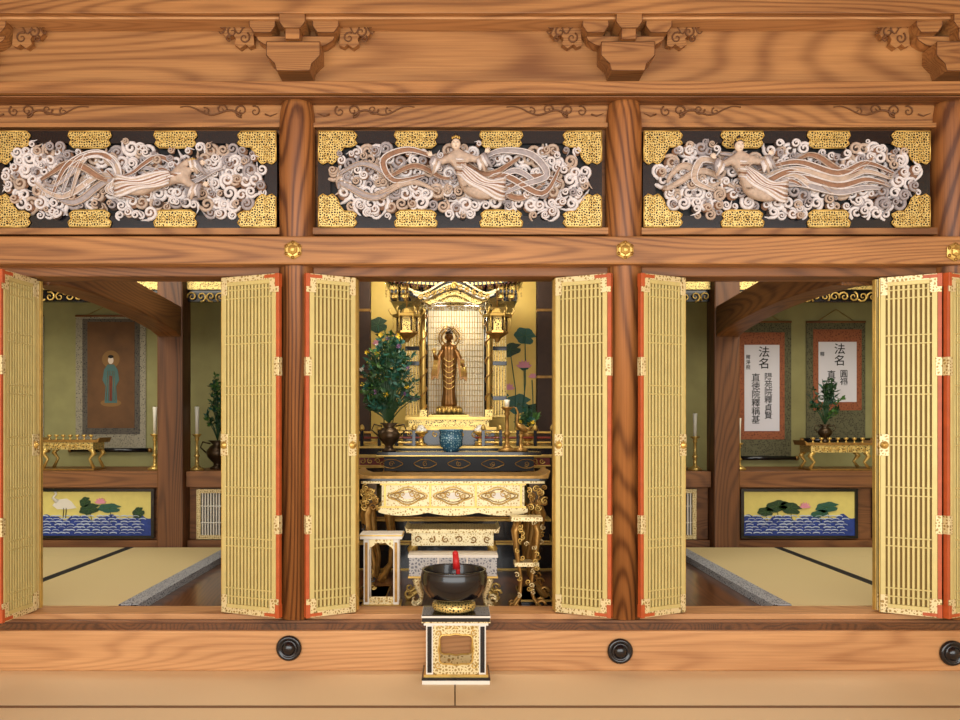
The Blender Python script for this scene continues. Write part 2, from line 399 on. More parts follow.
    for k in range(5):
        t=k/4; p=Vector(J[2]).lerp(o,.2+.7*t)
        b.tube([p+Vector((-.034*s,-.02*s,.008*s)),p+Vector((0,-.044*s,-.004*s)),p+Vector((.034*s,-.02*s,.006*s))],.0045*s*1.3,(whiteC,brownC)[k%2],5)  # brown bands are painted fold shadow
def transom(p0,p1,var):
    b=B('carved_transom_panel'); x0=X(p0,-.04);x1=X(p1,-.04);z0=Z(228,-.04);z1=Z(131,-.04)
    b.box(x0,x1,-.012,.029,z0,z1,blackM)
    t=.068
    b.box(x0,x1,-.04,-.0,z1-t,z1,black); b.box(x0,x1,-.04,0,z0,z0+t,black)
    b.box(x0,x0+t,-.04,0,z0+t,z1-t,black); b.box(x1-t,x1,-.04,0,z0+t,z1-t,black)
    W=x1-x0
    def fit(pts):
        b.prism(pts,-.048,-.038,goldO)
        for i in range(len(pts)):
            a=pts[i];c=pts[(i+1)%len(pts)]
            b.tube([(a[0],-.048,a[1]),(c[0],-.048,c[1])],.0042,gold,5)
    L=.215;h=.09;v=.185
    for sx in(0,1):
        for sz in(0,1):
            fx=(lambda d:x0+d) if sx==0 else (lambda d:x1-d)
            fz=(lambda d:z0+d) if sz==0 else (lambda d:z1-d)
            e=.004
            fit([(fx(e),fz(e)),(fx(L-.02),fz(e)),(fx(L),fz(h*.3)),(fx(L-.015),fz(h*.55)),(fx(L),fz(h*.8)),(fx(L-.03),fz(h)),(fx(h+.055),fz(h)),(fx(h+.03),fz(h+.035)),(fx(h+.02),fz(v-.03)),(fx(h*.9),fz(v)),(fx(h*.6),fz(v-.014)),(fx(h*.3),fz(v)),(fx(e),fz(v-.02))])
            for (u,q) in((.045,.045),(.1,.045),(.16,.045),(.05,.1),(.05,.145)):
                b.spiral(fx(u),fz(q),-.05,.022,1.4,u*40,1,.0032,gold,.004,12,4)
    for fr in(.345,.645):
        cx=x0+W*fr
        for sz in(0,1):
            fz=(lambda d:z0+d) if sz==0 else (lambda d:z1-d)
            fit([(cx-.11,fz(.004)),(cx+.11,fz(.004)),(cx+.118,fz(.03)),(cx+.10,fz(.05)),(cx+.112,fz(.075)),(cx+.085,fz(.096)),(cx-.085,fz(.096)),(cx-.112,fz(.075)),(cx-.10,fz(.05)),(cx-.118,fz(.03))])
            for u in(-.07,-.025,.025,.07): b.spiral(cx+u,fz(.048),-.05,.022,1.4,u*40,1,.0032,gold,.004,12,4)
    def blocked(x,z,R):
        dx=min(x-x0,x1-x); dz=min(z-z0,z1-z)
        if dx<L+R*.6 and dz<h+R*.7: return True
        if dx<h+.02+R*.6 and dz<v+R*.4: return True
        for fr in(.345,.645):
            if abs(x-(x0+W*fr))<.115+R*.5 and dz<.1+R*.7: return True
        return dx<.045+R or dz<.038+R
    czm=(z0+z1)/2
    def swirl(cx,cz,R,y,mt,tail=True):
        # cloud curl: rounded lobe with raised spiral rim, centre boss and a flowing tail
        b.ball((cx,y+.012,cz),(R*.98,.016,R*.92),shadeC if random.random()<.5 else brownC,10,5)  # lobe coloured dark so the grooves read as shadowed
        sg=random.choice((-1,1)); a0=random.uniform(0,6.28)
        pts=[];rd=[]
        if tail:
            tx=math.cos(a0)*R; tz=math.sin(a0)*R; dx=-math.sin(a0)*sg; dz=math.cos(a0)*sg
            for i in range(5):
                u=(5-i)/5*R*1.3; pts.append((cx+tx-dx*u+math.cos(a0)*u*u*4,y+.006,cz+tz-dz*u+math.sin(a0)*u*u*4)); rd.append(R*.26*(i+1)/6)
        tn=random.uniform(1.35,1.7)
        for i in range(20):
            t_=i/19; a=a0+sg*tn*2*math.pi*t_; r=R*.88*(1-.8*t_)
            pts.append((cx+r*math.cos(a),y-.004-.016*t_,cz+r*math.sin(a))); rd.append(R*.27*(1-.45*t_))
        pts=[(min(max(p[0],x0+.05),x1-.05),p[1],min(max(p[2],z0+.04),z1-.04)) for p in pts]
        b.tube(pts,rd,mt,6,1.0,1.2)
    cell=.056; nx=int(W/cell); nz=int((z1-z0)/cell)
    for i in range(nx+1):
        for j in range(nz+1):
            cx=x0+(i+.5*(j%2))*W/nx+random.uniform(-.014,.014); cz=z0+(j+.2)*(z1-z0)/nz+random.uniform(-.014,.014)
            R=random.uniform(.034,.050)
            ok=False
            for k in range(3):
                if not blocked(cx,cz,R): ok=True;break
                R*=.72
            if not ok: continue
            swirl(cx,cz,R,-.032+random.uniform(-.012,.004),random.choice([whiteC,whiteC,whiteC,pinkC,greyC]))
    for k in range(150):
        cx=random.uniform(x0,x1); cz=random.uniform(z0,z1); R=random.uniform(.016,.03)
        if blocked(cx,cz,R): continue
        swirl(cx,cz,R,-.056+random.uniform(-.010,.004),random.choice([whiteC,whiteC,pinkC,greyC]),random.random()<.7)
    rr=random.Random(var*11+3)
    ix0=x0+.12;ix1=x1-.12;iz0=z0+.12;iz1=z1-.12
    for k in range(8):
        sx=ix0+.1+(W-.45)*rr.random(); sz=czm+rr.uniform(-.08,.08); Lr=rr.uniform(.3,.5); pts=[]
        ph=rr.uniform(0,6.28); am=rr.uniform(.03,.07)
        for q in range(8):
            t=q/7; xx=min(max(sx+(t-.5)*Lr,ix0),ix1)
            zz=min(max(sz+am*math.sin(ph+t*6.5),iz0),iz1)
            pts.append((xx,zz,-.012*math.sin(t*5+k)))
        ribbon(b,pts,rr.uniform(.013,.019),rr.choice([greyC,pinkC,brownC,greyC,brownC]),-.074,rr.choice([whiteC,pinkC]))
    if var==0:
        for k in range(3):
            pts=[(X(60+k*9)+.0,Z(200)),(X(75+k*9),Z(170-k*4)),(X(105+k*7),Z(158+k*3)),(X(125),Z(175+k*4)),(X(120-k*3),Z(195)),(X(140),Z(203))]
            ribbon(b,pts,.017,(brownC,greyC,pinkC)[k],-.084)
        tennyo(b,X(170),Z(186),-.096,.95,1,1)
    elif var==1:
        ribbon(b,[(X(440),Z(165)),(X(410),Z(155)),(X(385),Z(165)),(X(395),Z(185)),(X(425),Z(180))],.018,brownC,-.084)
        ribbon(b,[(X(480),Z(165)),(X(500),Z(156)),(X(530),Z(160)),(X(545),Z(180)),(X(520),Z(190)),(X(500),Z(200))],.018,greyC,-.084)
        ribbon(b,[(X(470),Z(200)),(X(500),Z(180)),(X(540),Z(198)),(X(558),Z(172))],.017,brownC,-.084)
        tennyo(b,X(462),Z(184),-.096,.95,1,0)
    else:
        ribbon(b,[(X(720),Z(170)),(X(697),Z(165)),(X(690),Z(185)),(X(710),Z(195))],.018,pinkC,-.084)
        for k in range(4):
            ribbon(b,[(X(752),Z(176+k*6)),(X(790),Z(167+k*7)),(X(830),Z(178+k*6)),(X(858),Z(168+k*8)),(X(885-k*4),Z(178+k*5))],.017,(brownC,pinkC,brownC,greyC)[k],-.084+.002*k)
        tennyo(b,X(738),Z(186),-.096,.95,1,0)
    b.done()
transom(-8,277,0); transom(318,602,1); transom(643,930,2)
def hexcover(x,z,y):
    b=B('gold_nail_cover'); b.M=Matrix.Translation((x,y,z))@Matrix.Rotation(math.pi/2,4,'X')
    b.lathe([(.05,0),(.052,.006),(.04,.012),(.03,.013),(.026,.022),(.012,.03),(.004,.032)],(0,0,0),gold,6,rot=math.pi/6,smooth=False)
    for k in range(6):
        a=k*math.pi/3+math.pi/6; b.ball((.04*math.cos(a),.04*math.sin(a),.012),(.01,.01,.006),goldD,8,4)
    b.done()
for p in(293,625): hexcover(X(p,-.14),Z(250,-.14),-.137)
hexcover(X(955,-.14),Z(252,-.14),-.137)
for p,q in((289,648),(620,651),(952,653)):
    b=B('black_round_nail_cover'); b.M=Matrix.Translation((X(p,-.13),-.127,Z(q,-.13)))@Matrix.Rotation(math.pi/2,4,'X')
    b.lathe([(.068,0),(.069,.01),(.062,.02),(.05,.02),(.046,.014),(.036,.014),(.033,.024),(.022,.034),(.006,.038)],(0,0,0),black,36)
    b.done()
# ================= FOLDING DOORS
def panel(b,p,q,z0,z1):
    p=Vector((p[0],p[1],0));q=Vector((q[0],q[1],0)); d=q-p; w=d.length; d.normalize()
    n=Vector((-d.y,d.x,0)); 
    if n.y<0: n=-n
    b.M=Matrix(((d.x,n.x,0,p.x),(d.y,n.y,0,p.y),(0,0,1,z0),(0,0,0,1))); h=z1-z0; t=.026
    b.box(0,.006,0,t,0,h,gold); b.box(w-.02,w,0,t,0,h,red); b.box(.006,w-.02,0,t,0,.012,gold); b.box(.006,w-.02,0,t,h-.012,h,gold)
    a0=.007;a1=w-.021; st=.026
    b.box(a0,a0+st,-.003,t,.013,h-.013,slat); b.box(a1-st,a1,-.003,t,.013,h-.013,slat)
    b.box(a0+st,a1-st,-.003,t,.013,.05,slat); b.box(a0+st,a1-st,-.003,t,h-.05,h-.013,slat)
    b.box(a0+st,a1-st,.012,.016,.05,h-.05,gauze)
    s0=a0+st+.004;s1=a1-st-.004; n_=max(6,int((s1-s0)/.0215)); pit=(s1-s0)/n_
    for i in range(n_):
        c=s0+(i+.5)*pit; b.box(c-pit*.27,c+pit*.27,.0,.012,.05,h-.05,slat)
    for fr in(.05,.075,.2,.225,.35,.375,.5,.525,.65,.675,.8,.825,.935,.96):
        b.box(a0+st,a1-st,-.002,.011,h*fr-.0035,h*fr+.0035,slat)
    for zz in((.0,.10),(h-.10,h)):
        b.box(a0,a0+st+.01,-.006,-.003,zz[0],zz[1],goldP); b.box(a1-st-.01,w,-.006,-.003,zz[0],zz[1],goldP)
        b.box(a0+st,a1-st,-.006,-.003,zz[0] if zz[0]==0 else h-.03,.03 if zz[0]==0 else h,goldP)
    for zz in(.27,.73):
        b.box(w-.03,w+.002,-.006,t+.002,h*zz-.05,h*zz+.05,goldP)
    for zz in((-.001,.07),(h-.07,h+.001)): b.box(w-.022,w+.002,-.008,t+.002,zz[0],zz[1],red)
    b.box(w-.09,w-.02,-.0075,-.004,h-.022,h-.004,red); b.box(w-.09,w-.02,-.0075,-.004,.004,.022,red)
    cz=h*.5
    b.box(.003,.05,-.008,-.003,cz-.06,cz+.06,goldP)
    b.M=b.M@Matrix.Translation((.027,-.01,cz))@Matrix.Rotation(math.pi/2,4,'X')
    b.lathe([(.020,0),(.022,.004),(.014,.010),(.010,.012),(.004,.018)],(0,0,0),gold,16)
    b.M=Matrix.Identity(4)
def folding(inner,outer,jamb,z0=.297,z1=2.143):
    b=B('folding_lattice_door')
    panel(b,inner,outer,z0,z1)
    panel(b,(inner[0],inner[1]+.036),jamb,z0,z1)
    b.done(.0015,1)
yo=-.165
folding((X(357),-.02),(X(306,yo),yo),(-.77,.085))
folding((X(554),-.02),(X(611,yo),yo),(.83,.085))
folding((X(222),-.02),(X(279,yo),yo),(-.98,.085))
folding((X(685),-.02),(X(641,yo),yo),(1.04,.085))
folding((X(877),-.02),(X(942,yo),yo),(2.645,.085))
folding((X(37,.03),.03),(X(1,-.28),-.28),(-2.58,.09))
folding((2.97,-.02),(X(948,-.18),-.18),(2.86,.085))

# ================= INNER FLOOR TATAMI
def tatami(x0,x1,y0,y1,edge=None):
    b=B('tatami_mat'); b.box(x0,x1,y0,y1,FLZ,INZ,tat)
    e=.03
    b.box(x0-.0,x0+e,y0,y1,INZ,INZ+.003,heri); b.box(x1-e,x1,y0,y1,INZ,INZ+.003,heri)
    if edge==1: b.box(x1-.11,x1+.002,y0,y1,FLZ,INZ+.006,heriP)
    if edge==-1: b.box(x0-.002,x0+.11,y0,y1,FLZ,INZ+.006,heriP)
    b.done()
tatami(-2.76,-1.83,.17,2.38,1); tatami(-3.68,-2.765,.17,1.9); tatami(-4.28,-3.685,.17,2.38); tatami(-3.68,-2.765,1.905,2.38)
tatami(1.83,2.74,.17,2.38,-1); tatami(2.745,3.66,.17,1.9); tatami(3.665,4.28,.17,2.38); tatami(2.745,3.66,1.905,2.38)

# ================= SIDE ALCOVES
yb=2.52
for s,px in((-1,-2.43),(1,2.32)):
    b=B('alcove_post'); b.box(px-.11,px+.11,yb-.12,yb+.1,FLZ,2.849,woodDarkZ); b.done(.012)
    b=B('curved_tie_beam'); pts=[]
    n=16
    for i in range(n+1):
        t=i/n; pts.append((.15+(yb-.275)*t,2.13-.05*t+.07*math.sin(math.pi*t)**.6))
    top=[(yb-.125,2.34),(.15,2.44)]
    b.prismx(pts+top,px-.1,px+.1,woodY); b.done(.01)
    b=B('alcove_ledge')
    xa,xb=(-4.295,-1.255) if s<0 else (1.255,4.295)
    for (u,v) in((xa,px-.115),(px+.115,xb)):
        b.box(u,v,yb-.05,3.295,Z(487,yb),Z(471,yb),woodDarkX)
        b.box(u,v,yb-.02,yb+.05,FLZ,Z(540,yb),woodDarkX)
        b.box(u,v,yb+.04,yb+.08,Z(540,yb),Z(487,yb),woodDarkX)
    b.done(.005)
    b=B('gilded_transom')
    for (u,v) in((xa,px-.115),(px+.115,xb)):
        b.box(u,v,yb+.0,yb+.06,2.40,2.845,black)
        b.box(u,v,yb-.03,yb+.09,2.50,2.58,goldO)
        n=max(3,int((v-u)/.08))
        for i in range(n):
            x=u+.04+(v-u-.08)*i/(n-1)
            b.spiral(x,2.44,yb-.01,.045,1.3,random.random()*6,random.choice((-1,1)),.009,gold,.01,12,5)
    b.done()
def heron(b,x,z,y,s):
    b.prism([(x-.09*s,z+.0),(x-.05*s,z+.045*s),(x+.02*s,z+.055*s),(x+.06*s,z+.03*s),(x+.1*s,z-.02*s),(x+.03*s,z-.03*s),(x-.05*s,z-.03*s)],y-.004,y,white)
    b.tube([(x-.05*s,y-.004,z+.03*s),(x-.085*s,y-.004,z+.06*s),(x-.06*s,y-.004,z+.09*s),(x-.075*s,y-.004,z+.125*s)],[.018*s,.012*s,.01*s,.012*s],white,6,1,.3)
    b.prism([(x-.08*s,z+.118*s),(x-.08*s,z+.134*s),(x-.13*s,z+.118*s)],y-.004,y,yellowF)
    for d in(0,.02): b.tube([(x+d*s,y-.003,z-.02*s),(x+(d-.005)*s,y-.003,z-.1*s)],.003*s,ink,5)
def leafpoly(b,x,z,rx,rz,y,mt,tilt=0):
    n=22; pts=[]
    for i in range(n):
        a=2*math.pi*i/n; k=1+.08*math.sin(6*a)
        if i==0: k*=.6
        u=rx*k*math.cos(a); v=rz*k*math.sin(a)
        pts.append((x+u*math.cos(tilt)-v*math.sin(tilt),z+u*math.sin(tilt)+v*math.cos(tilt)))
    b.prism(pts,y-.004,y,mt)
    for i in range(6):
        a=i*math.pi/3+.3; b.tube([(x,y-.004,z),(x+rx*.8*math.cos(a)*math.cos(tilt),y-.004,z+rz*.8*math.sin(a))],.0015,leafM,4)
def lotus(b,x,z,s,y):
    for a in(-70,-40,-15,15,40,70):
        r=math.radians(a); b.prism([(x,z),(x+s*.6*math.sin(r)-s*.18*math.cos(r),z+s*.6*math.cos(r)+s*.18*math.sin(r)),(x+s*math.sin(r),z+s*math.cos(r)),(x+s*.6*math.sin(r)+s*.18*math.cos(r),z+s*.6*math.cos(r)-s*.18*math.sin(r))],y-.005-.0005*abs(a)/10,y,pink)
def painted(x0,x1,kind):
    b=B('painted_lotus_panel'); z0=Z(536,yb);z1=Z(491,yb); y=yb-.0
    b.box(x0,x1,y,y+.03,z0,z1,paleyel)
    for (a,c,d,e) in((x0-.02,x1+.02,z0-.02,z0+.005),(x0-.02,x1+.02,z1-.005,z1+.02),(x0-.02,x0+.005,z0+.005,z1-.005),(x1-.005,x1+.02,z0+.005,z1-.005)):
        b.box(a,c,y-.015,y+.03,d,e,black)
    W=x1-x0;H=z1-z0
    pts=[(x0+.005,z0+.005),(x1-.005,z0+.005)]
    for i in range(41):
        t=1-i/40; pts.append((x0+.005+(W-.01)*t,z0+H*(.42+.05*math.sin(t*23)+.03*math.sin(t*51))))
    b.prism(pts,y-.003,y,blue)
    rw=random.Random(5)
    for r in range(7):
        for k in range(13):
            xx=x0+.04+(W-.1)*(k+.5*(r%2))/13+rw.uniform(-.02,.02); zz=z0+.022+r*H*.062
            b.tube([(xx+.03*math.cos(a*.52),y-.004,zz+.010*math.sin(a*.52)) for a in range(7)],rw.uniform(.002,.006),waveW,4)
    if kind==0: heron(b,x0+.2,z0+H*.68,y-.003,1.1); L=[(.44,.6,.09,.045,.2),(.62,.62,.1,.04,0),(.88,.52,.055,.045,.6),(.4,.76,.05,.04,.5)]; fl=[(.54,.72)]
    else: L=[(.3,.66,.1,.05,.2),(.42,.62,.1,.05,-.2),(.75,.64,.1,.045,.1),(.2,.54,.07,.04,0),(.68,.5,.08,.03,.2)]; fl=[(.55,.62)]
    for (u,v,rx,rz,ti) in L:
        b.tube([(x0+W*u,y-.003,z0+H*v),(x0+W*(u+.02),y-.003,z0+H*.3)],.003,leafD,4)
        leafpoly(b,x0+W*u,z0+H*v,rx,rz,y-.003,random.choice([leafD,leafB]),ti)
    for u,v in fl: lotus(b,x0+W*u,z0+H*v,.055,y-.004)
    b.done()
painted(X(41,yb),X(152,yb),0); painted(X(743,yb),X(855,yb),1); painted(X(875,yb),X(985,yb),1); painted(X(-85,yb),X(30,yb),1)
def grille(x0,x1):
    b=B('lattice_vent_panel'); z0=Z(539,yb);z1=Z(489,yb);y=yb
    b.box(x0,x1,y+.01,y+.03,z0,z1,blackM)
    for (a,c,d,e) in((x0,x1,z0,z0+.035),(x0,x1,z1-.035,z1),(x0,x0+.035,z0+.035,z1-.035),(x1-.035,x1,z0+.035,z1-.035)): b.box(a,c,y-.015,y+.01,d,e,goldP)
    n=int((x1-x0-.09)/.024)
    for i in range(n+1):
        x=x0+.045+i*.024; b.box(x,x+.011,y-.01,y+.01,z0+.035,z1-.035,white)
    for k in(.33,.66): b.box(x0+.035,x1-.035,y-.012,y-.009,z0+(z1-z0)*k-.004,z0+(z1-z0)*k+.004,white)
    b.done()
grille(X(197,yb),X(197,yb)+.75); grille(X(696,yb)-.7,X(696,yb))
def scrollpic(p0,p1,q0,q1,m1,m2,inner,kind,txt=None,topm=None):
    b=B('hanging_scroll'); y=3.29
    x0=X(p0,y);x1=X(p1,y);z1=Z(q0,y);z0=Z(q1,y)
    b.box(x0,x1,y-.006,y,z0,z1,m1)
    ix0,ix1,iz1,iz0=X(inner[0],y),X(inner[1],y),Z(inner[2],y),Z(inner[3],y)
    b.box(ix0-.05,ix1+.05,y-.009,y-.006,iz0-.06,iz1+.1 if kind=='text' else iz1+.03,m2)
    if topm: b.box(ix0-.05,ix1+.05,y-.010,y-.006,iz1+.02,iz1+.12,topm); b.box(ix0-.05,ix1+.05,y-.010,y-.006,iz0-.08,iz0-.02,topm)
    b.tube([(x0-.04,y-.02,z0),(x1+.04,y-.02,z0)],.02,black,12); b.tube([(x0,y-.01,z1),(x1,y-.01,z1)],.01,woodDarkX,8)
    for xx in(x0-.045,x1+.045): b.ball((xx,y-.02,z0),.024,goldD)
    b.tube([(x0+.1,y-.01,z1),((x0+x1)/2,y-.01,z1+.12),(x1-.1,y-.01,z1)],.003,goldD,4)
    cx=(ix0+ix1)/2
    if kind=='text':
        b.box(ix0,ix1,y-.012,y-.009,iz0,iz1,paper)
        b.text(txt[0],.11,cx+.02,y-.014,iz1-.075,ink,1.0)
        b.text(txt[1],.085,cx-.06,y-.014,iz1-.32,ink,.95)
        b.text(txt[2],.078,cx+.06,y-.014,iz1-.31,ink,.95)
        b.text(txt[3],.045,ix0+.035,y-.014,iz1-.12,ink,1.1)
    else:
        b.box(ix0,ix1,y-.012,y-.009,iz0,iz1,scrollbrown)
        fz=iz0+.2
        b.prism(ell(cx,fz+.04,.10,.035),y-.015,y-.012,halo)
        b.prism([(cx-.06,fz+.04),(cx+.06,fz+.04),(cx+.05,fz+.2),(cx+.08,fz+.26),(cx+.065,fz+.36),(cx+.03,fz+.41),(cx-.03,fz+.41),(cx-.065,fz+.36),(cx-.08,fz+.26),(cx-.05,fz+.2)],y-.016,y-.012,teal)
        b.prism(ell(cx,fz+.46,.085,.085),y-.0145,y-.012,halo)
        b.prism(ell(cx,fz+.45,.026,.036),y-.018,y-.012,skinC); b.prism(ell(cx,fz+.485,.026,.016),y-.0185,y-.012,ink)
        for k in range(5): b.tube([(cx-.03+.015*k,y-.017,fz+.35),(cx-.045+.0225*k,y-.017,fz+.06)],.002,goldD,4)
        b.prism([(cx-.012,fz+.06),(cx+.012,fz+.06),(cx+.012,fz+.3),(cx-.012,fz+.3)],y-.0175,y-.012,redD)
    b.done()
scrollpic(76,146,316,450,brocG,brocN,(88,135,322,428),'pic')
scrollpic(-30,44,316,450,brocG,brocN,(-18,32,322,428),'pic')
scrollpic(733,791,322,458,brocD,brocR,(744,779,345,431),'text',('法名','直徳院釋稱基','陽苑院釋貞賢','釋淨照'),brocR)
scrollpic(806,865,322,440,brocD,brocR,(818,856,342,402),'text',('法名','直受','圓福','釋'),brocR)
LZ=Z(471,yb)
def candle(x,y,z,h,tall=.16,mt=None):
    mt=mt or gold
    b=B('candlestick'); k=h-tall
    b.lathe([(.06,0),(.062,.014),(.036,.03),(.018,.045),(.014,k*.35),(.028,k*.4),(.014,k*.46),(.012,k*.8),(.022,k*.84),(.014,k*.9),(.038,k*.97),(.04,k)],(x,y,z),mt,16)
    b.lathe([(.015,0),(.016,tall*.6),(.02,tall)],(x,y,z+k),candleW,12); b.tube([(x,y,z+k+tall),(x,y,z+k+tall+.012)],.002,ink,4)
    b.done()
candle(X(155,2.7),2.7,LZ,.56,.24); candle(X(197,2.62),2.62,LZ,.56,.24); candle(X(739,2.7),2.7,LZ,.46,.22); candle(X(695,2.62),2.62,LZ,.5,.2)
def offertable(p0,p1,q0):
    b=B('gilded_offering_table'); y0=2.6;y1=2.85; x0=X(p0,y0);x1=X(p1,y0);z1=Z(q0,y0)
    b.prism([(x0-.03,z1+.03),(x0,z1+.01),(x1,z1+.01),(x1+.03,z1+.03),(x1+.015,z1-.012),(x0-.015,z1-.012)],y0,y1,goldD)
    b.box(x0+.03,x1-.03,y0+.01,y1-.01,z1-.075,z1-.013,goldO)
    for sx,xx in((-1,x0+.06),(1,x1-.06)):
        for yy in(y0+.03,y1-.03):
            b.tube([(xx,yy,z1-.07),(xx+sx*.03,yy,z1-.11),(xx-sx*.01,yy,z1-.16),(xx+sx*.03,yy,LZ+.016)],[.026,.022,.012,.016],gold,8)
    b.box(x0+.02,x1-.02,y0,y1,LZ+.001,LZ+.014,goldD)
    for k in range(7):
        xx=x0+.07+(x1-x0-.14)*k/6
        b.lathe([(.012,0),(.014,.004),(.005,.01),(.005,.02),(.02,.035),(.018,.045)],(xx,y0+.06,z1+.01),gold,10)
    for k in range(8): b.spiral(x0+.08+(x1-x0-.16)*k/7,z1-.045,y0+.005,.02,1.2,k,(-1)**k,.005,gold,.006,10,4)
    b.done()
offertable(38,96,441); offertable(808,874,444)
def leaf(b,p,d,L,w,mt):
    d=d.normalized(); sd=d.cross(Vector((random.uniform(-1,1),random.uniform(-1,1),random.uniform(-1,1)))).normalized()
    b.add([p,p+d*L*.5+sd*w,p+d*L,p+d*L*.5-sd*w],[(0,1,2,3)],mt)
def arrangement(name,x,y,z,vh,W,H,n,pots,flowers=()):
    b=B(name)
    b.lathe([(r*vh*.55,q*vh) for r,q in((.45,0),(.5,.05),(.28,.12),(.24,.2),(.62,.42),(.72,.6),(.5,.78),(.3,.86),(.6,1.0),(.5,.985))],(x,y,z),pots,20)
    for s in(-1,1):
        b.tube([(x+s*.38*vh,y,z+.55*vh),(x+s*.6*vh,y,z+.75*vh),(x+s*.52*vh,y,z+.95*vh),(x+s*.25*vh,y,z+.88*vh)],.018*vh*1.5,pots,6)
    o=Vector((x,y,z+vh))
    for k in range(n):
        a=random.uniform(-1,1); hh=random.uniform(.15,1)
        wid=W*.5*math.sin(math.pi*min(1,hh*.8+.12))
        tip=o+Vector((a*wid,random.uniform(-.08,.08),H*hh))
        mid=o+Vector((a*wid*.4,0,H*hh*.5))
        b.tube([o,mid,tip],[.005,.004,.002],leafD,4)
        mt=random.choice([leafD,leafD,leafM,leafB])
        for q in range(16):
            t=random.uniform(.35,1); p=mid.lerp(tip,t)
            leaf(b,p,Vector((random.uniform(-1,1),random.uniform(-.8,.8),random.uniform(-.3,1.2))),random.uniform(.03,.065),random.uniform(.007,.014),mt)
        if flowers and random.random()<.3:
            fm=random.choice(flowers)
            for q in range(7):
                an=q*.9; leaf(b,tip,Vector((math.cos(an),-.5,math.sin(an))),.022,.007,fm)
    b.done()
arrangement('flower_vase',X(826,2.72),2.74,Z(444,2.6)+.012,.16,.34,.42,26,bronze)
arrangement('flower_vase',X(217,2.8),2.82,LZ,.26,.22,.64,26,bronze)

# ================= CENTRAL SANCTUARY
for px in(361,546):
    b=B('lacquered_post'); x=X(px,2.7)
    b.box(x-.07,x+.07,2.78,2.9,FLZ,2.849,brownwall); 
    for zz in(1.25,1.75,2.35): b.box(x-.073,x+.073,2.776,2.904,zz,zz+.025,goldD)
    b.done(.004)
b=B('lotus_wall_painting'); y=2.998
for (px,py,rx,rz,t) in((378,325,.09,.07,.2),(394,352,.08,.1,.4),(374,365,.08,.06,0),(525,336,.10,.075,-.3),(510,350,.11,.06,.3),(524,366,.05,.04,0),(518,404,.12,.09,.1),(500,396,.08,.06,-.2),(385,400,.12,.08,0),(405,330,.06,.05,0),(535,410,.08,.06,0)):
    leafpoly(b,X(px,y),Z(py,y),rx,rz,y,random.choice([leafB,leafD,leafB]),t)
for (a,c,d,e) in((378,325,384,430),(394,352,392,430),(525,336,520,430),(510,350,515,430),(524,366,519,430),(532,380,528,430)):
    b.tube([(X(a,y),y-.002,Z(c,y)),(X((a+d)/2+3,y),y-.002,Z((c+e)/2,y)),(X(d,y),y-.002,Z(e,y))],.005,leafB,5)
for (px,py,s) in((524,368,.08),(508,390,.07),(378,345,.06),(533,378,.05)): lotus(b,X(px,y),Z(py,y),s,y-.005)
b.done()
# dais
b=B('altar_dais'); xc=X(449,2.0)
def tier(x0,x1,y0,y1,z0,z1,mt,trim=gold):
    b.box(x0,x1,y0,y1,z0,z1,mt); b.box(x0-.012,x1+.012,y0-.012,y1,z1-.014,z1+.002,trim); b.box(x0-.006,x1+.006,y0-.006,y1,z0,z0+.010,trim)
tier(xc-.80,xc+.80,1.55,2.75,FLZ,.45,black); tier(xc-.76,xc+.76,1.6,2.75,.45,.62,black)
tier(xc-.64,xc+.64,1.68,2.75,.62,.92,blackM,goldD)
tier(xc-.72,xc+.72,1.62,2.75,.92,1.02,black); tier(xc-.76,xc+.76,1.58,2.75,1.02,1.10,redD); tier(xc-.80,xc+.80,1.55,2.75,1.10,1.17,black)
for k in range(9):
    x=xc-.56+k*.14
    b.box(x-.055,x+.055,1.665,1.68,.68,.86,goldO)
for k in range(26): b.spiral(xc-.70+k*.056,1.06,1.572,.022,1.2,k,(-1)**k,.006,gold,.008,12,4)
rz=1.17
for k in range(13):
    if 5<=k<=7: continue
    x=xc-.78+k*.13; b.box(x-.012,x+.012,1.57,1.594,rz,rz+.12,black); b.lathe([(.014,0),(.02,.012),(.016,.03),(.004,.045)],(x,1.582,rz+.12),gold,10)
for (a,c) in((xc-.84,xc-.2),(xc+.2,xc+.84)):
    for zz in(.03,.065,.105): b.tube([(a,1.582,rz+zz),(c,1.582,rz+zz)],.008,gold if zz!=.065 else redD,6)
b.done(.002,1)
# shrine
b=B('altar_shrine'); sy=2.05
def SX(p): return X(p,sy)
def SZ(p): return Z(p,sy)
zb=1.173
b.box(SX(405),SX(493),1.80,2.6,zb,SZ(428),black); b.box(SX(403),SX(495),1.79,2.6,SZ(430),SZ(427),gold)
for k in range(7): b.spiral(SX(411+k*12.5),SZ(434),1.795,.022,1.3,k,(-1)**k,.006,gold,.008,12,4)
b.box(SX(410),SX(488),1.84,2.6,SZ(427),SZ(420),goldO); b.box(SX(407),SX(491),1.82,2.6,SZ(420),SZ(417),gold)
b.box(SX(424),SX(486),2.45,2.5,SZ(417),SZ(300),shrineback)
for k in range(22):
    xx=SX(427)+(SX(484)-SX(427))*k/21; b.tube([(xx,2.447,SZ(415)),(xx,2.447,SZ(302))],.0032,gold,4)
for k in range(18):
    zz=SZ(412-k*6); b.tube([(SX(425),2.445,zz),(SX(485),2.445,zz)],.0026,gold,4)
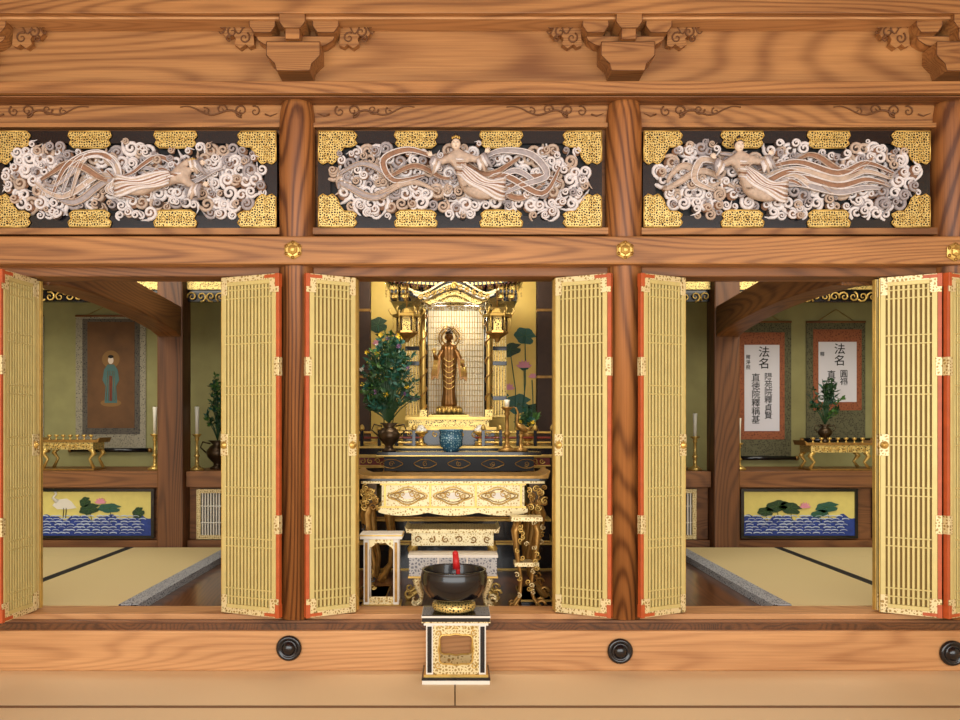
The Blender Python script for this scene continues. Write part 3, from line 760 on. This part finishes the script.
for p in(424,488):
    b.tube([(SX(p),1.92,SZ(417)),(SX(p),1.92,SZ(302))],.02,gold,12); b.box(SX(p)-.03,SX(p)+.03,1.89,1.95,SZ(417),SZ(410),goldO); b.box(SX(p)-.028,SX(p)+.028,1.893,1.947,SZ(312),SZ(302),goldO)
    b.tube([(SX(p),2.4,SZ(417)),(SX(p),2.4,SZ(302))],.02,black,12)
    b.tube([(SX(p)+.027*math.cos(k*.55),1.92+.027*math.sin(k*.55),SZ(408)+(SZ(314)-SZ(408))*k/60) for k in range(61)],[.007+.003*math.sin(k*1.1) for k in range(61)],goldD,5)
for p0,p1 in((405,419),(493,507)):
    b.box(SX(p0),SX(p1),2.1,2.14,SZ(417),SZ(306),gold)
    for k in range(5):
        xx=SX(p0)+(SX(p1)-SX(p0))*(k+.5)/5; b.tube([(xx,2.09,SZ(415)),(xx,2.09,SZ(310))],.006,goldP,5)
    for q in(350,365,400): b.box(SX(p0),SX(p1),2.08,2.1,SZ(q),SZ(q-4),black)
b.box(SX(424),SX(488),1.90,1.93,SZ(308),SZ(300),goldO)
for k in range(9): b.spiral(SX(430+k*6.5),SZ(311),1.9,.02,1.2,k,(-1)**k,.006,gold,.01,10,4)
for k in range(12):
    p=397+k*10.2
    b.box(SX(p)-.022,SX(p)+.022,1.78,1.9,SZ(303),SZ(299),gold); b.box(SX(p)-.034,SX(p)+.034,1.74,1.9,SZ(299),SZ(296),black); b.box(SX(p)-.022,SX(p)+.022,1.72,1.8,SZ(296),SZ(293),gold)
b.box(SX(392),SX(516),1.9,2.55,SZ(304),SZ(294),black)
def eave(w,zt,th,y0,y1,mt,up):
    top=[];bot=[]
    for i in range(31):
        t=-1+2*i/30; x=SX(454)+w*t; u=up*abs(t)**3
        top.append((x,zt+u)); bot.append((x,zt-th+u*.9))
    b.prism(top+bot[::-1],y0,y1,mt)
eave(.54,SZ(291),.03,1.62,2.6,black,.07); eave(.55,SZ(289.5),.012,1.60,2.6,gold,.075); eave(.50,SZ(286),.03,1.66,2.6,black,.06); eave(.47,SZ(282.5),.01,1.65,2.6,gold,.05)
for k in range(34):
    t=-1+2*(k+.5)/34; x=SX(454)+.52*t; b.box(x-.005,x+.005,1.63,1.9,SZ(294)+.06*abs(t)**3-.018,SZ(294)+.06*abs(t)**3,redD)
    b.box(x-.008,x+.008,1.612,1.622,SZ(293)+.062*abs(t)**3-.012,SZ(293)+.062*abs(t)**3+.006,gold)
def hafu(w,h,zt,th,y0,y1,mt):
    top=[];bot=[]
    for i in range(41):
        t=-1+2*i/40; x=SX(454)+w*t
        e=h*(.5+.5*math.cos(math.pi*min(1,abs(t)*1.25))) + .035*max(0,abs(t)-.72)/.28
        top.append((x,zt+e)); bot.append((x,zt+e-th))
    b.prism(top+bot[::-1],y0,y1,mt)
hb=SZ(305)
hafu(.33,.11,hb,.045,1.50,2.0,black); hafu(.335,.11,hb+.008,.016,1.48,2.0,goldP); hafu(.31,.095,hb-.014,.012,1.485,1.6,goldP); hafu(.30,.09,hb-.03,.012,1.49,1.6,white)
hafu(.25,.075,hb-.04,.035,1.53,1.6,goldO)
b.box(SX(430),SX(478),1.56,1.62,hb-.05,hb,goldO)
b.spiral(SX(454),hb+.055,1.475,.03,1.4,0,1,.008,gold,.012,14,5); b.ball((SX(454),1.47,hb+.055),(.018,.012,.018),gold)
for k in(-1,1):
    for q in range(5): b.spiral(SX(454)+k*(.05+.05*q),hb+.04-.016*q,1.478,.022,1.3,1,k,.007,gold,.008,12,4)
    for q in range(7):
        xx=SX(454)+k*(.34+.028*q); L_=.09+.03*(q%2)
        b.tube([(xx,1.6,SZ(294)),(xx,1.6,SZ(294)-L_)],.003,gold,4)
        for j in range(4): b.ball((xx,1.6,SZ(294)-L_*(j+1)/4),.008,gold,6,4)
b.prism([(SX(396),SZ(287)),(SX(512),SZ(287)),(SX(496),SZ(262)),(SX(412),SZ(262))],1.8,2.5,black)
b.done(.0015,1)
# statue
b=B('amida_buddha_statue'); x=X(449,2.05); y=2.1
pz=Z(417,2.05)+.001
b.box(x-.16,x+.16,1.93,2.27,pz,pz+.015,gold)
b.lathe([(.14,.015),(.145,.025),(.10,.035)],(x,y,pz),black,8,smooth=False)
b.lathe([(.06,.03),(.05,.045),(.08,.052)],(x,y,pz),gold,24)
for r in range(2):
    for k in range(14):
        a=2*math.pi*(k+.5*r)/14; R=.085+.012*r
        b.ball((x+R*math.cos(a),y+R*math.sin(a),pz+.062-.012*r),(.018,.018,.026),gold,7,5)
b.lathe([(.08,.05),(.10,.075),(.095,.083)],(x,y,pz),goldD,24)
z0=pz+.082
H=Z(328,2.05)-z0
S=[(0,.044),(.012,.058),(.05,.058),(.2,.048),(.38,.052),(.5,.058),(.6,.060),(.7,.064),(.77,.062),(.805,.042),(.825,.021),(.85,.019)]
b.lathe([(r,q*H) for q,r in S],(x,y,z0),statG,40,1.0,.66,fold=.07,nf=11)
hz=z0+H*.9
b.ball((x,y-.005,hz),(.030,.032,.040),statG,16,12); b.ball((x,y,hz+.024),(.032,.034,.026),bronze,16,8); b.ball((x,y,hz+.050),(.015,.015,.016),bronze,12,8)
for k in range(60):
    a=random.uniform(0,6.28); t=random.uniform(.1,1.2); b.ball((x+.032*math.sin(t)*math.cos(a),y+.034*math.sin(t)*math.sin(a)+.002,hz+.025+.026*math.cos(t)),.005,bronze,5,4)
b.ball((x,y-.037,hz-.004),(.004,.006,.009),statG,6,5)
for d in(-.012,.012): b.ball((x+d,y-.034,hz+.005),(.007,.004,.0025),ink,6,4); b.ball((x+d*2.6,y,hz-.006),(.005,.009,.018),statG,6,5)
b.ball((x,y-.034,hz-.019),(.007,.004,.0025),redD,6,4)
for s,J in((-1,[(0,0,.75),(-.055,0,.72),(-.095,-.03,.58),(-.12,-.10,.66)]),(1,[(0,0,.75),(.055,0,.72),(.095,-.02,.57),(.125,-.09,.50)])):
    pts=[(x+p[0],y+p[1],z0+H*p[2]) for p in J]
    b.skin(pts,[(0,1),(1,2),(2,3)],[.030,.027,.023,.013],statG,1)
    h=pts[-1]; up=1 if s<0 else -1
    b.ball((h[0],h[1]-.012,h[2]+up*.015),(.014,.008,.018),gold,8,6)
    for i in range(4): b.tube([(h[0]-.012+.008*i,h[1]-.014,h[2]+up*.026),(h[0]-.013+.0085*i,h[1]-.018,h[2]+up*(.046+.004*(i in(1,2))))],[.004,.003],gold,5)
    b.tube([(h[0]+.012*-s,h[1]-.014,h[2]+up*.012),(h[0]+.022*-s,h[1]-.02,h[2]+up*.026)],[.0045,.003],gold,5)
    e=pts[2]
    sl=[(e[0]-s*.03,e[2]+.03),(e[0]+s*.025,e[2]+.02),(e[0]+s*.05,e[2]-.10),(e[0]+s*.045,e[2]-.16),(e[0]+s*.018,e[2]-.13),(e[0]+s*.0,e[2]-.15),(e[0]-s*.018,e[2]-.08)]
    b.prism(sl,y-.055,y-.015,statG)
    for q in range(4): b.tube([(e[0]+s*(.0+.008*q),y-.06,e[2]+.01),(e[0]+s*(.006+.012*q),y-.06,e[2]-.12)],.004,gold,5)
for q in range(6):
    zz=z0+H*(.62-.07*q); b.tube([(x-.045+.09*i/8,y-.040-.008*math.sin(math.pi*i/8),zz-.03*math.sin(math.pi*i/8)) for i in range(9)],.004,gold,5)
for k in range(33):
    a=math.pi*(-.15+1.3*k/32); b.tube([(x+.06*math.cos(a),y+.08,hz+.06*math.sin(a)),(x+.125*math.cos(a),y+.08,hz+.125*math.sin(a))],[.0035,.0015],goldD,4)
for rr_ in(.06,.085): b.tube([(x+rr_*math.cos(k*.262),y+.08,hz+rr_*math.sin(k*.262)) for k in range(25)],.006,goldD,5)
b.tube([(x,y+.08,z0+.1),(x,y+.08,hz)],.006,gold,5)
b.done()
for p in(408,496):
    b=B('hanging_lantern'); x=X(p,1.55); y=1.40; zt=Z(309,1.45)
    b.tube([(x,y,zt),(x,y,2.845)],.004,goldD,5)
    b.lathe([(.012,.0),(.03,-.01),(.045,-.035),(.09,-.055),(.11,-.05),(.105,-.065),(.06,-.07)],(x,y,zt),gold,6,smooth=False)
    b.lathe([(.066,-.07),(.066,-.17)],(x,y,zt),goldO,6,smooth=False)
    b.lathe([(.08,-.17),(.085,-.185),(.06,-.2),(.03,-.22),(.012,-.25)],(x,y,zt),goldD,6,smooth=False)
    for k in range(6):
        a=k*math.pi/3; b.tube([(x+.11*math.cos(a),y+.11*math.sin(a),zt-.05),(x+.13*math.cos(a),y+.13*math.sin(a),zt-.02),(x+.115*math.cos(a),y+.115*math.sin(a),zt-.0)],.006,gold,5)
        b.tube([(x+.07*math.cos(a),y+.07*math.sin(a),zt-.07),(x+.07*math.cos(a),y+.07*math.sin(a),zt-.175)],.006,bronze,5)
        b.tube([(x+.1*math.cos(a),y+.1*math.sin(a),zt-.065),(x+.1*math.cos(a),y+.1*math.sin(a),zt-.15)],.003,gold,4)
    b.done()
def cabriole(b,x,y,z0,z1,s,r,mt):
    h=z1-z0
    b.tube([(x,y,z1),(x+s*.03,y,z1-h*.12),(x+s*.015,y,z1-h*.35),(x-s*.02,y,z0+h*.35),(x-s*.01,y,z0+h*.15),(x+s*.04,y,z0+h*.05),(x+s*.06,y,z0)],[r*1.3,r*1.4,r,r*.65,r*.6,r*.9,r],mt,8)
    b.spiral(x+s*.05,z0+.04,y-.01,.03,1.2,0,s,.01,mt,.0,12,5)
b=B('rear_altar_table'); y0=1.02;y1=1.35; zt=Z(452,1.05); x0=X(377,1.05);x1=X(541,1.05)
b.box(x0,x1,y0,y1,zt-.025,zt,black); b.box(x0-.004,x1+.004,y0-.004,y1,zt-.029,zt-.021,gold)
b.box(x0+.05,x1-.05,y0+.02,y1-.02,zt-.13,zt-.03,blackM)
for k in range(5):
    xx=x0+.1+(x1-x0-.2)*k/4
    pp=[(xx+.07*math.cos(a*.2618)*(1+.12*math.cos(a*1.047)),y0+.018,zt-.08+.03*math.sin(a*.2618)) for a in range(25)]
    b.tube(pp,.004,goldD,4); b.spiral(xx,zt-.08,y0+.016,.02,1.5,k,1,.004,goldD,.004,12,4)
for s,xx in((-1,x0+.08),(1,x1-.08)):
    for yy in(y0+.06,y1-.06): cabriole(b,xx,yy,FLZ,zt-.12,s,.028,goldD)
b.done(.002,1)
b=B('incense_burner'); x=X(451,1.12)
b.lathe([(.035,0),(.045,.006),(.05,.02),(.078,.04),(.082,.10),(.078,.135),(.086,.145),(.084,.155),(.07,.153),(.068,.12)],(x,1.12,zt),bluewhite,28)
for k in range(3):
    a=k*2.094-1.57; b.ball((x+.05*math.cos(a),1.12+.05*math.sin(a),zt+.014),(.014,.014,.014),bluewhite)
b.done()
candle(X(507,1.12),1.12,zt,.36,.05,goldD)
b=B('crane_candlestick'); x=X(521,1.15)
b.lathe([(.05,0),(.045,.02),(.015,.03),(.01,.1),(.02,.12)],(x,1.15,zt),goldD,14)
b.skin([(x,1.15,zt+.16),(x-.03,1.15,zt+.2),(x-.02,1.15,zt+.27),(x-.04,1.15,zt+.31),(x+.05,1.15,zt+.14)],[(0,1),(1,2),(2,3),(0,4)],[.028,.014,.008,.009,.01],goldD,1)
b.tube([(x,1.15,zt+.1),(x,1.15,zt+.16)],.006,goldD,5)
b.tube([(x-.045,1.15,zt+.312),(x-.075,1.15,zt+.30)],[.005,.001],goldD,5); b.done()
arrangement('altar_flower_vase',X(389,1.15),1.15,zt,.2,.44,.64,85,bronze,(yellowF,white,purple))
arrangement('altar_flower_vase',X(531,1.5),1.74,1.173,.14,.16,.16,14,goldD,(pink,yellowF))
def buppan(x,y,z,h):
    b=B('offering_stand'); b.lathe([(.04,0),(.042,.01),(.02,.02),(.012,h*.5),(.03,h*.62),(.05,h*.7),(.052,h*.78)],(x,y,z),gold,16)
    for k in range(12):
        a=k*.52; b.ball((x+.03*math.cos(a),y+.03*math.sin(a),z+h*.82),.018,white,7,5)
    b.ball((x,y,z+h*.95),(.03,.03,.025),white); b.done()
buppan(X(421,1.7),1.7,1.173,.14); buppan(X(480,1.7),1.7,1.173,.14)
# front altar table
b=B('front_altar_table'); y0=.38;y1=.80; x0=X(358,.38);x1=X(548,.38); zt=Z(476,.38); xc=(x0+x1)/2
pts=[(x0-.01,zt+.035),(x0+.015,zt+.01),(x0+.05,zt),(x1-.05,zt),(x1-.015,zt+.01),(x1+.01,zt+.035),(x1+.015,zt+.03),(x1-.0,zt-.016),(x0+.0,zt-.016),(x0-.015,zt+.03)]
b.prism(pts,y0,y1,goldD); b.box(x0+.01,x1-.01,y0-.006,y1,zt-.030,zt-.016,black); b.box(x0+.02,x1-.02,y0-.01,y1,zt-.045,zt-.031,goldP)
za=zt-.045
b.box(x0+.14,x1-.14,y0+.03,y1-.03,za-.15,za,goldW)
b.box(x0+.13,x1-.13,y0+.022,y0+.03,za-.012,za,gold); b.box(x0+.13,x1-.13,y0+.022,y0+.03,za-.15,za-.14,gold)
for k in(-1.5,-.5,.5,1.5): b.box(xc+k*.275-.006,xc+k*.275+.006,y0+.022,y0+.03,za-.14,za-.012,gold)
for k in(-1,0,1):
    cx=xc+k*.275
    for rx,rz,r,mt in((.105,.046,.005,gold),(.09,.034,.003,goldD)):
        pp=[]
        for i in range(33):
            a=2*math.pi*i/32; q=1+.14*math.cos(4*a); pp.append((cx+rx*q*math.cos(a),y0+.026,za-.077+rz*q*math.sin(a)))
        b.tube(pp,r,mt,5)
    b.prism(ell(cx,za-.077,.04,.02),y0+.02,y0+.03,white)
    for u in(-.06,.06,-.03,.03): b.spiral(cx+u,za-.077+(.01 if abs(u)<.05 else 0),y0+.022,.02,1.3,u*50,1 if u>0 else -1,.0045,gold,.006,12,4)
low=[(x0+.12,za-.15)]+[(x0+.12+(x1-x0-.24)*i/40,za-.175-.022*abs(math.sin(i/40*math.pi*3))**.7) for i in range(41)]+[(x1-.12,za-.15)]
b.prism(low,y0+.02,y0+.04,goldP)
for s,xx in((-1,x0+.07),(1,x1-.07)):
    for k in range(22):
        b.spiral(xx+random.uniform(-.045,.055),za-.02-random.uniform(0,.13),y0-.0+random.uniform(0,.02),random.uniform(.014,.024),1.4,random.random()*6,random.choice((-1,1)),.006,random.choice([gold,goldD,gold]),.015,14,5)
    b.box(xx-.04,xx+.04,y0+.02,y1-.03,za-.14,za,bronze)
    for yy in(y0+.05,y1-.07): cabriole(b,xx,yy,FLZ+.03,za-.12,s,.026,goldD)
    for k in range(9):
        b.spiral(xx-s*(.02-.008*k),FLZ+.10+k*.045,y0+.025,.018,1.3,k,s,.006,random.choice([gold,goldP,black]),.012,12,5)
    b.box(xx-.09,xx+.09,y0-.01,y1-.02,FLZ+.001,FLZ+.03,black)
    b.box(xx-.095,xx+.095,y0-.015,y1-.015,FLZ+.018,FLZ+.03,gold)
b.done(.001,1)
def stand(name,p0,p1,q0,y0,y1,panelmat,bodymat):
    b=B(name); x0=X(p0,y0);x1=X(p1,y0);zt=Z(q0,y0);zb=FLZ+.001
    b.box(x0-.012,x1+.012,y0-.01,y1,zt-.03,zt,bodymat); b.box(x0-.016,x1+.016,y0-.014,y1+.005,zt-.012,zt-.004,gold)
    b.box(x0,x1,y0,y1,zb,zb+.035,bodymat); b.box(x0-.005,x1+.005,y0-.005,y1+.005,zb+.026,zb+.036,gold)
    w=.032
    for xx in(x0+.008,x1-.008-w):
        for yy in(y0+.008,y1-.008-w):
            b.box(xx,xx+w,yy,yy+w,zb+.035,zt-.03,bodymat); b.box(xx+.008,xx+w-.008,yy-.004,yy,zb+.05,zt-.05,goldD)
    ax0=x0+.04;ax1=x1-.04; n=24; h=.07
    arch=[(ax0,zt-.03),(ax0,zt-.03-h)]+[(ax0+(ax1-ax0)*i/n,zt-.03-h+ (h*.75)*math.sin(math.pi*i/n)**.6*(1-.18*abs(math.sin(3*math.pi*i/n)))) for i in range(1,n)]+[(ax1,zt-.03-h),(ax1,zt-.03)]
    b.prism(arch,y0+.012,y0+.022,panelmat)
    b.box(ax0,ax1,y0+.012,y0+.022,zb+.035,zb+.08,panelmat)
    for k in range(5): b.spiral(ax0+(ax1-ax0)*(k+.5)/5,zb+.058,y0+.01,.014,1.2,k,(-1)**k,.003,gold,.003,10,4)
    b.done(.0015,1)
stand('offering_pedestal',362,400,534,.2,.35,goldP,white)
b=B('low_reading_desk'); y0=.46;y1=.75;x0=X(408,y0);x1=X(497,y0);zt=Z(530,y0)
b.prism([(x0-.02,zt+.02),(x0,zt+.004),(x1,zt+.004),(x1+.02,zt+.02),(x1+.01,zt-.02),(x0-.01,zt-.02)],y0,y1,goldP)
b.box(x0+.02,x1-.02,y0+.02,y1-.02,zt-.10,zt-.02,goldW)
for k in range(6): b.spiral(x0+.06+(x1-x0-.12)*k/5,zt-.06,y0+.016,.022,1.3,k,(-1)**k,.005,goldD,.006,12,4)
for s,xx in((-1,x0+.05),(1,x1-.05)):
    for yy in(y0+.05,y1-.05): cabriole(b,xx,yy,FLZ,zt-.08,s,.02,gold)
b.done(.001,1)
b=B('brocade_cushion_stool'); y0=.24;y1=.40;x0=X(409,y0);x1=X(497,y0);zt=Z(556,y0)
b.box(x0,x1,y0,y1,zt-.12,zt,cloth); b.box(x0-.006,x1+.006,y0-.006,y1,zt-.01,zt+.006,white); b.box(x0-.006,x1+.006,y0-.006,y1,zt-.13,zt-.118,gold)
for k in(.33,.66): b.box(x0+(x1-x0)*k-.004,x0+(x1-x0)*k+.004,y0-.004,y0,zt-.12,zt-.01,white)
for s,xx in((-1,x0+.06),(1,x1-.06)): 
    for yy in(y0+.04,y1-.03): cabriole(b,xx,yy,FLZ,zt-.13,s*.6,.018,goldP)
b.done(.002,1)
b=B('gilded_carved_stand'); x=X(526,.24); 
for s in(-1,1):
    for yy in (.2,.27): cabriole(b,x+s*.045,yy,FLZ,Z(520,.24),s*.7,.014,goldD)
b.box(x-.09,x+.09,.17,.30,Z(520,.24),Z(516,.24),goldP); b.box(x-.07,x+.07,.18,.29,Z(565,.24),Z(561,.24),goldP)
for k in range(22): b.spiral(x+random.uniform(-.06,.06),Z(522+k*3.4,.24),.18,.016,1.3,k,(-1)**k,.0045,random.choice([gold,goldP]),.01,12,4)
b.done()
# ================= SINGING BOWL AND STAND
b=B('singing_bowl_stand'); x0=X(426,-.35);x1=X(486,-.35);y0=-.355;y1=-.135; zt=Z(615,-.35); xm=(x0+x1)/2
b.box(x0-.02,x1+.02,y0-.0,y1,0.001,.035,white); b.box(x0-.022,x1+.022,y0-.003,y1,.022,.037,black); b.box(x0-.012,x1+.012,y0+.006,y1,.037,.05,gold)
b.box(x0-.02,x1+.02,y0,y1,zt-.035,zt,black); b.box(x0-.023,x1+.023,y0-.004,y1,zt-.014,zt-.004,white); b.box(x0-.023,x1+.023,y0-.004,y1,zt-.04,zt-.034,goldP); b.box(x0-.012,x1+.012,y0+.006,y1,zt-.055,zt-.035,white)
w=.036
for xx in(x0,x1-w):
    for yy in(y0+.01,y1-w): 
        b.box(xx,xx+w,yy,yy+w,.05,zt-.05,white); b.box(xx+.007,xx+w-.007,yy-.004,yy,.06,zt-.06,black)
def cusp(y0_,y1_,mt):
    hw=(x1-x0)/2-w; z_lo=.05; z_hi=zt-.05; n=48
    outer=[];inner=[]
    for i in range(n):
        a=2*math.pi*i/n; c=math.cos(a); s_=math.sin(a)
        k=1/max(abs(c)/hw,abs(s_)/((z_hi-z_lo)/2)); outer.append((xm+k*c,(z_lo+z_hi)/2+k*s_))
        q=1+.10*math.cos(4*a+math.pi)+.05*math.cos(8*a); inner.append((xm+.096*q*c,(z_lo+z_hi)/2+.084*q*s_))
    vs=[];fs=[]
    for yy in(y0_,y1_):
        vs+=[(p[0],yy,p[1]) for p in outer]+[(p[0],yy,p[1]) for p in inner]
    for i in range(n):
        j=(i+1)%n
        fs.append((i,j,n+j,n+i)); fs.append((2*n+i,3*n+i,3*n+j,2*n+j)); fs.append((n+i,n+j,3*n+j,3*n+i)); fs.append((i,2*n+i,2*n+j,j))
    b.add(vs,fs,mt)
    b.tube([(p[0],y0_-.002,p[1]) for p in inner]+[(inner[0][0],y0_-.002,inner[0][1])],.005,gold,5)
cusp(y0+.012,y0+.022,goldP); cusp(y1-.03,y1-.02,goldP)
b.box(x0+w,x1-w,y1-.014,y1-.004,.05,zt-.05,woodPale)
for k in range(5): b.spiral(x0+.07+(x1-x0-.14)*k/4,zt-.064,y0+.01,.011,1.2,k,(-1)**k,.003,gold,.003,10,4)
for sx_ in(-1,1):
    for sz_ in(-1,1): b.spiral(xm+sx_*.092,zt/2+sz_*.082,y0+.010,.018,1.3,sx_,sz_,.004,gold,.003,12,4)
b.done(.002,1)
b=B('singing_bowl'); x=X(454,-.25); y=-.245
b.lathe([(.08,0),(.108,.008),(.115,.02),(.112,.042),(.10,.05),(.06,.052)],(x,y,zt+.001),goldO,32)
zb2=zt+.048
b.lathe([(.05,0),(.09,.006),(.135,.03),(.165,.075),(.175,.11),(.174,.145),(.168,.162),(.171,.170),(.162,.172),(.157,.165),(.162,.11),(.14,.06),(.09,.025),(.02,.015)],(x,y,zb2),black,48)
b.done()
b=B('bowl_striker'); 
b.tube([(x+.03,y-.02,zb2+.05),(x+.018,y,zb2+.19),(x+.012,y,zb2+.22)],[.010,.012,.010],redS,10)
b.tube([(x+.014,y,zb2+.17),(x+.008,y,zb2+.245)],[.02,.015],redS,12); b.ball((x+.007,y,zb2+.25),.016,redS)
b.done()
# ================= LIGHTS
w=bpy.data.worlds.new('World'); sc.world=w; w.use_nodes=True
w.node_tree.nodes['Background'].inputs[0].default_value=(.85,.92,1,1); w.node_tree.nodes['Background'].inputs[1].default_value=1.0
def area(name,loc,rot,sx,sy,p,col):
    l=bpy.data.lights.new(name,'AREA'); l.shape='RECTANGLE'; l.size=sx; l.size_y=sy; l.energy=p; l.color=col
    o=bpy.data.objects.new(name,l); o.location=loc; o.rotation_euler=rot; sc.collection.objects.link(o)
area('open_front_daylight',(0,-6.2,1.9),(math.radians(90),0,0),9,3.4,345,(1,.98,.93))
area('alcove_fill_a',(-2.9,1.4,2.8),(math.radians(4),0,0),1.6,1.2,36,(1,.94,.80))  # fill light added overhead to brighten the left side room
area('alcove_fill_b',(2.9,1.4,2.8),(math.radians(4),0,0),1.6,1.2,36,(1,.94,.80))  # same added fill for the right side room
area('sanctuary_fill',(0,.6,2.8),(math.radians(40),0,0),1.2,.5,44,(1,.93,.78))  # added light, hidden behind the lintel, to brighten shrine and gold wall
for nm,lx,ly,lz,p in(('shrine_lamp',X(440,1.9),2.15,2.24,3.2),('shrine_lamp',X(470,1.9),2.15,2.24,3.2),('shrine_side_lamp',.5,2.5,2.55,7),('shrine_side_lamp',-.6,2.5,2.55,7)):
    l=bpy.data.lights.new(nm,'POINT'); l.energy=p; l.color=(1,.91,.74); l.shadow_soft_size=.04
    o=bpy.data.objects.new(nm,l); o.location=(lx,ly,lz); sc.collection.objects.link(o)
# ================= CAMERA
cd=bpy.data.cameras.new('Camera'); cam=bpy.data.objects.new('Camera',cd); sc.collection.objects.link(cam)
cam.location=(0,-D,CZ); cam.rotation_euler=(math.radians(90),0,0)
cd.sensor_width=36; cd.lens=36*F/960; cd.shift_x=(480-CX)/960; cd.shift_y=(CY-360)/960
cd.clip_start=.05; sc.camera=cam
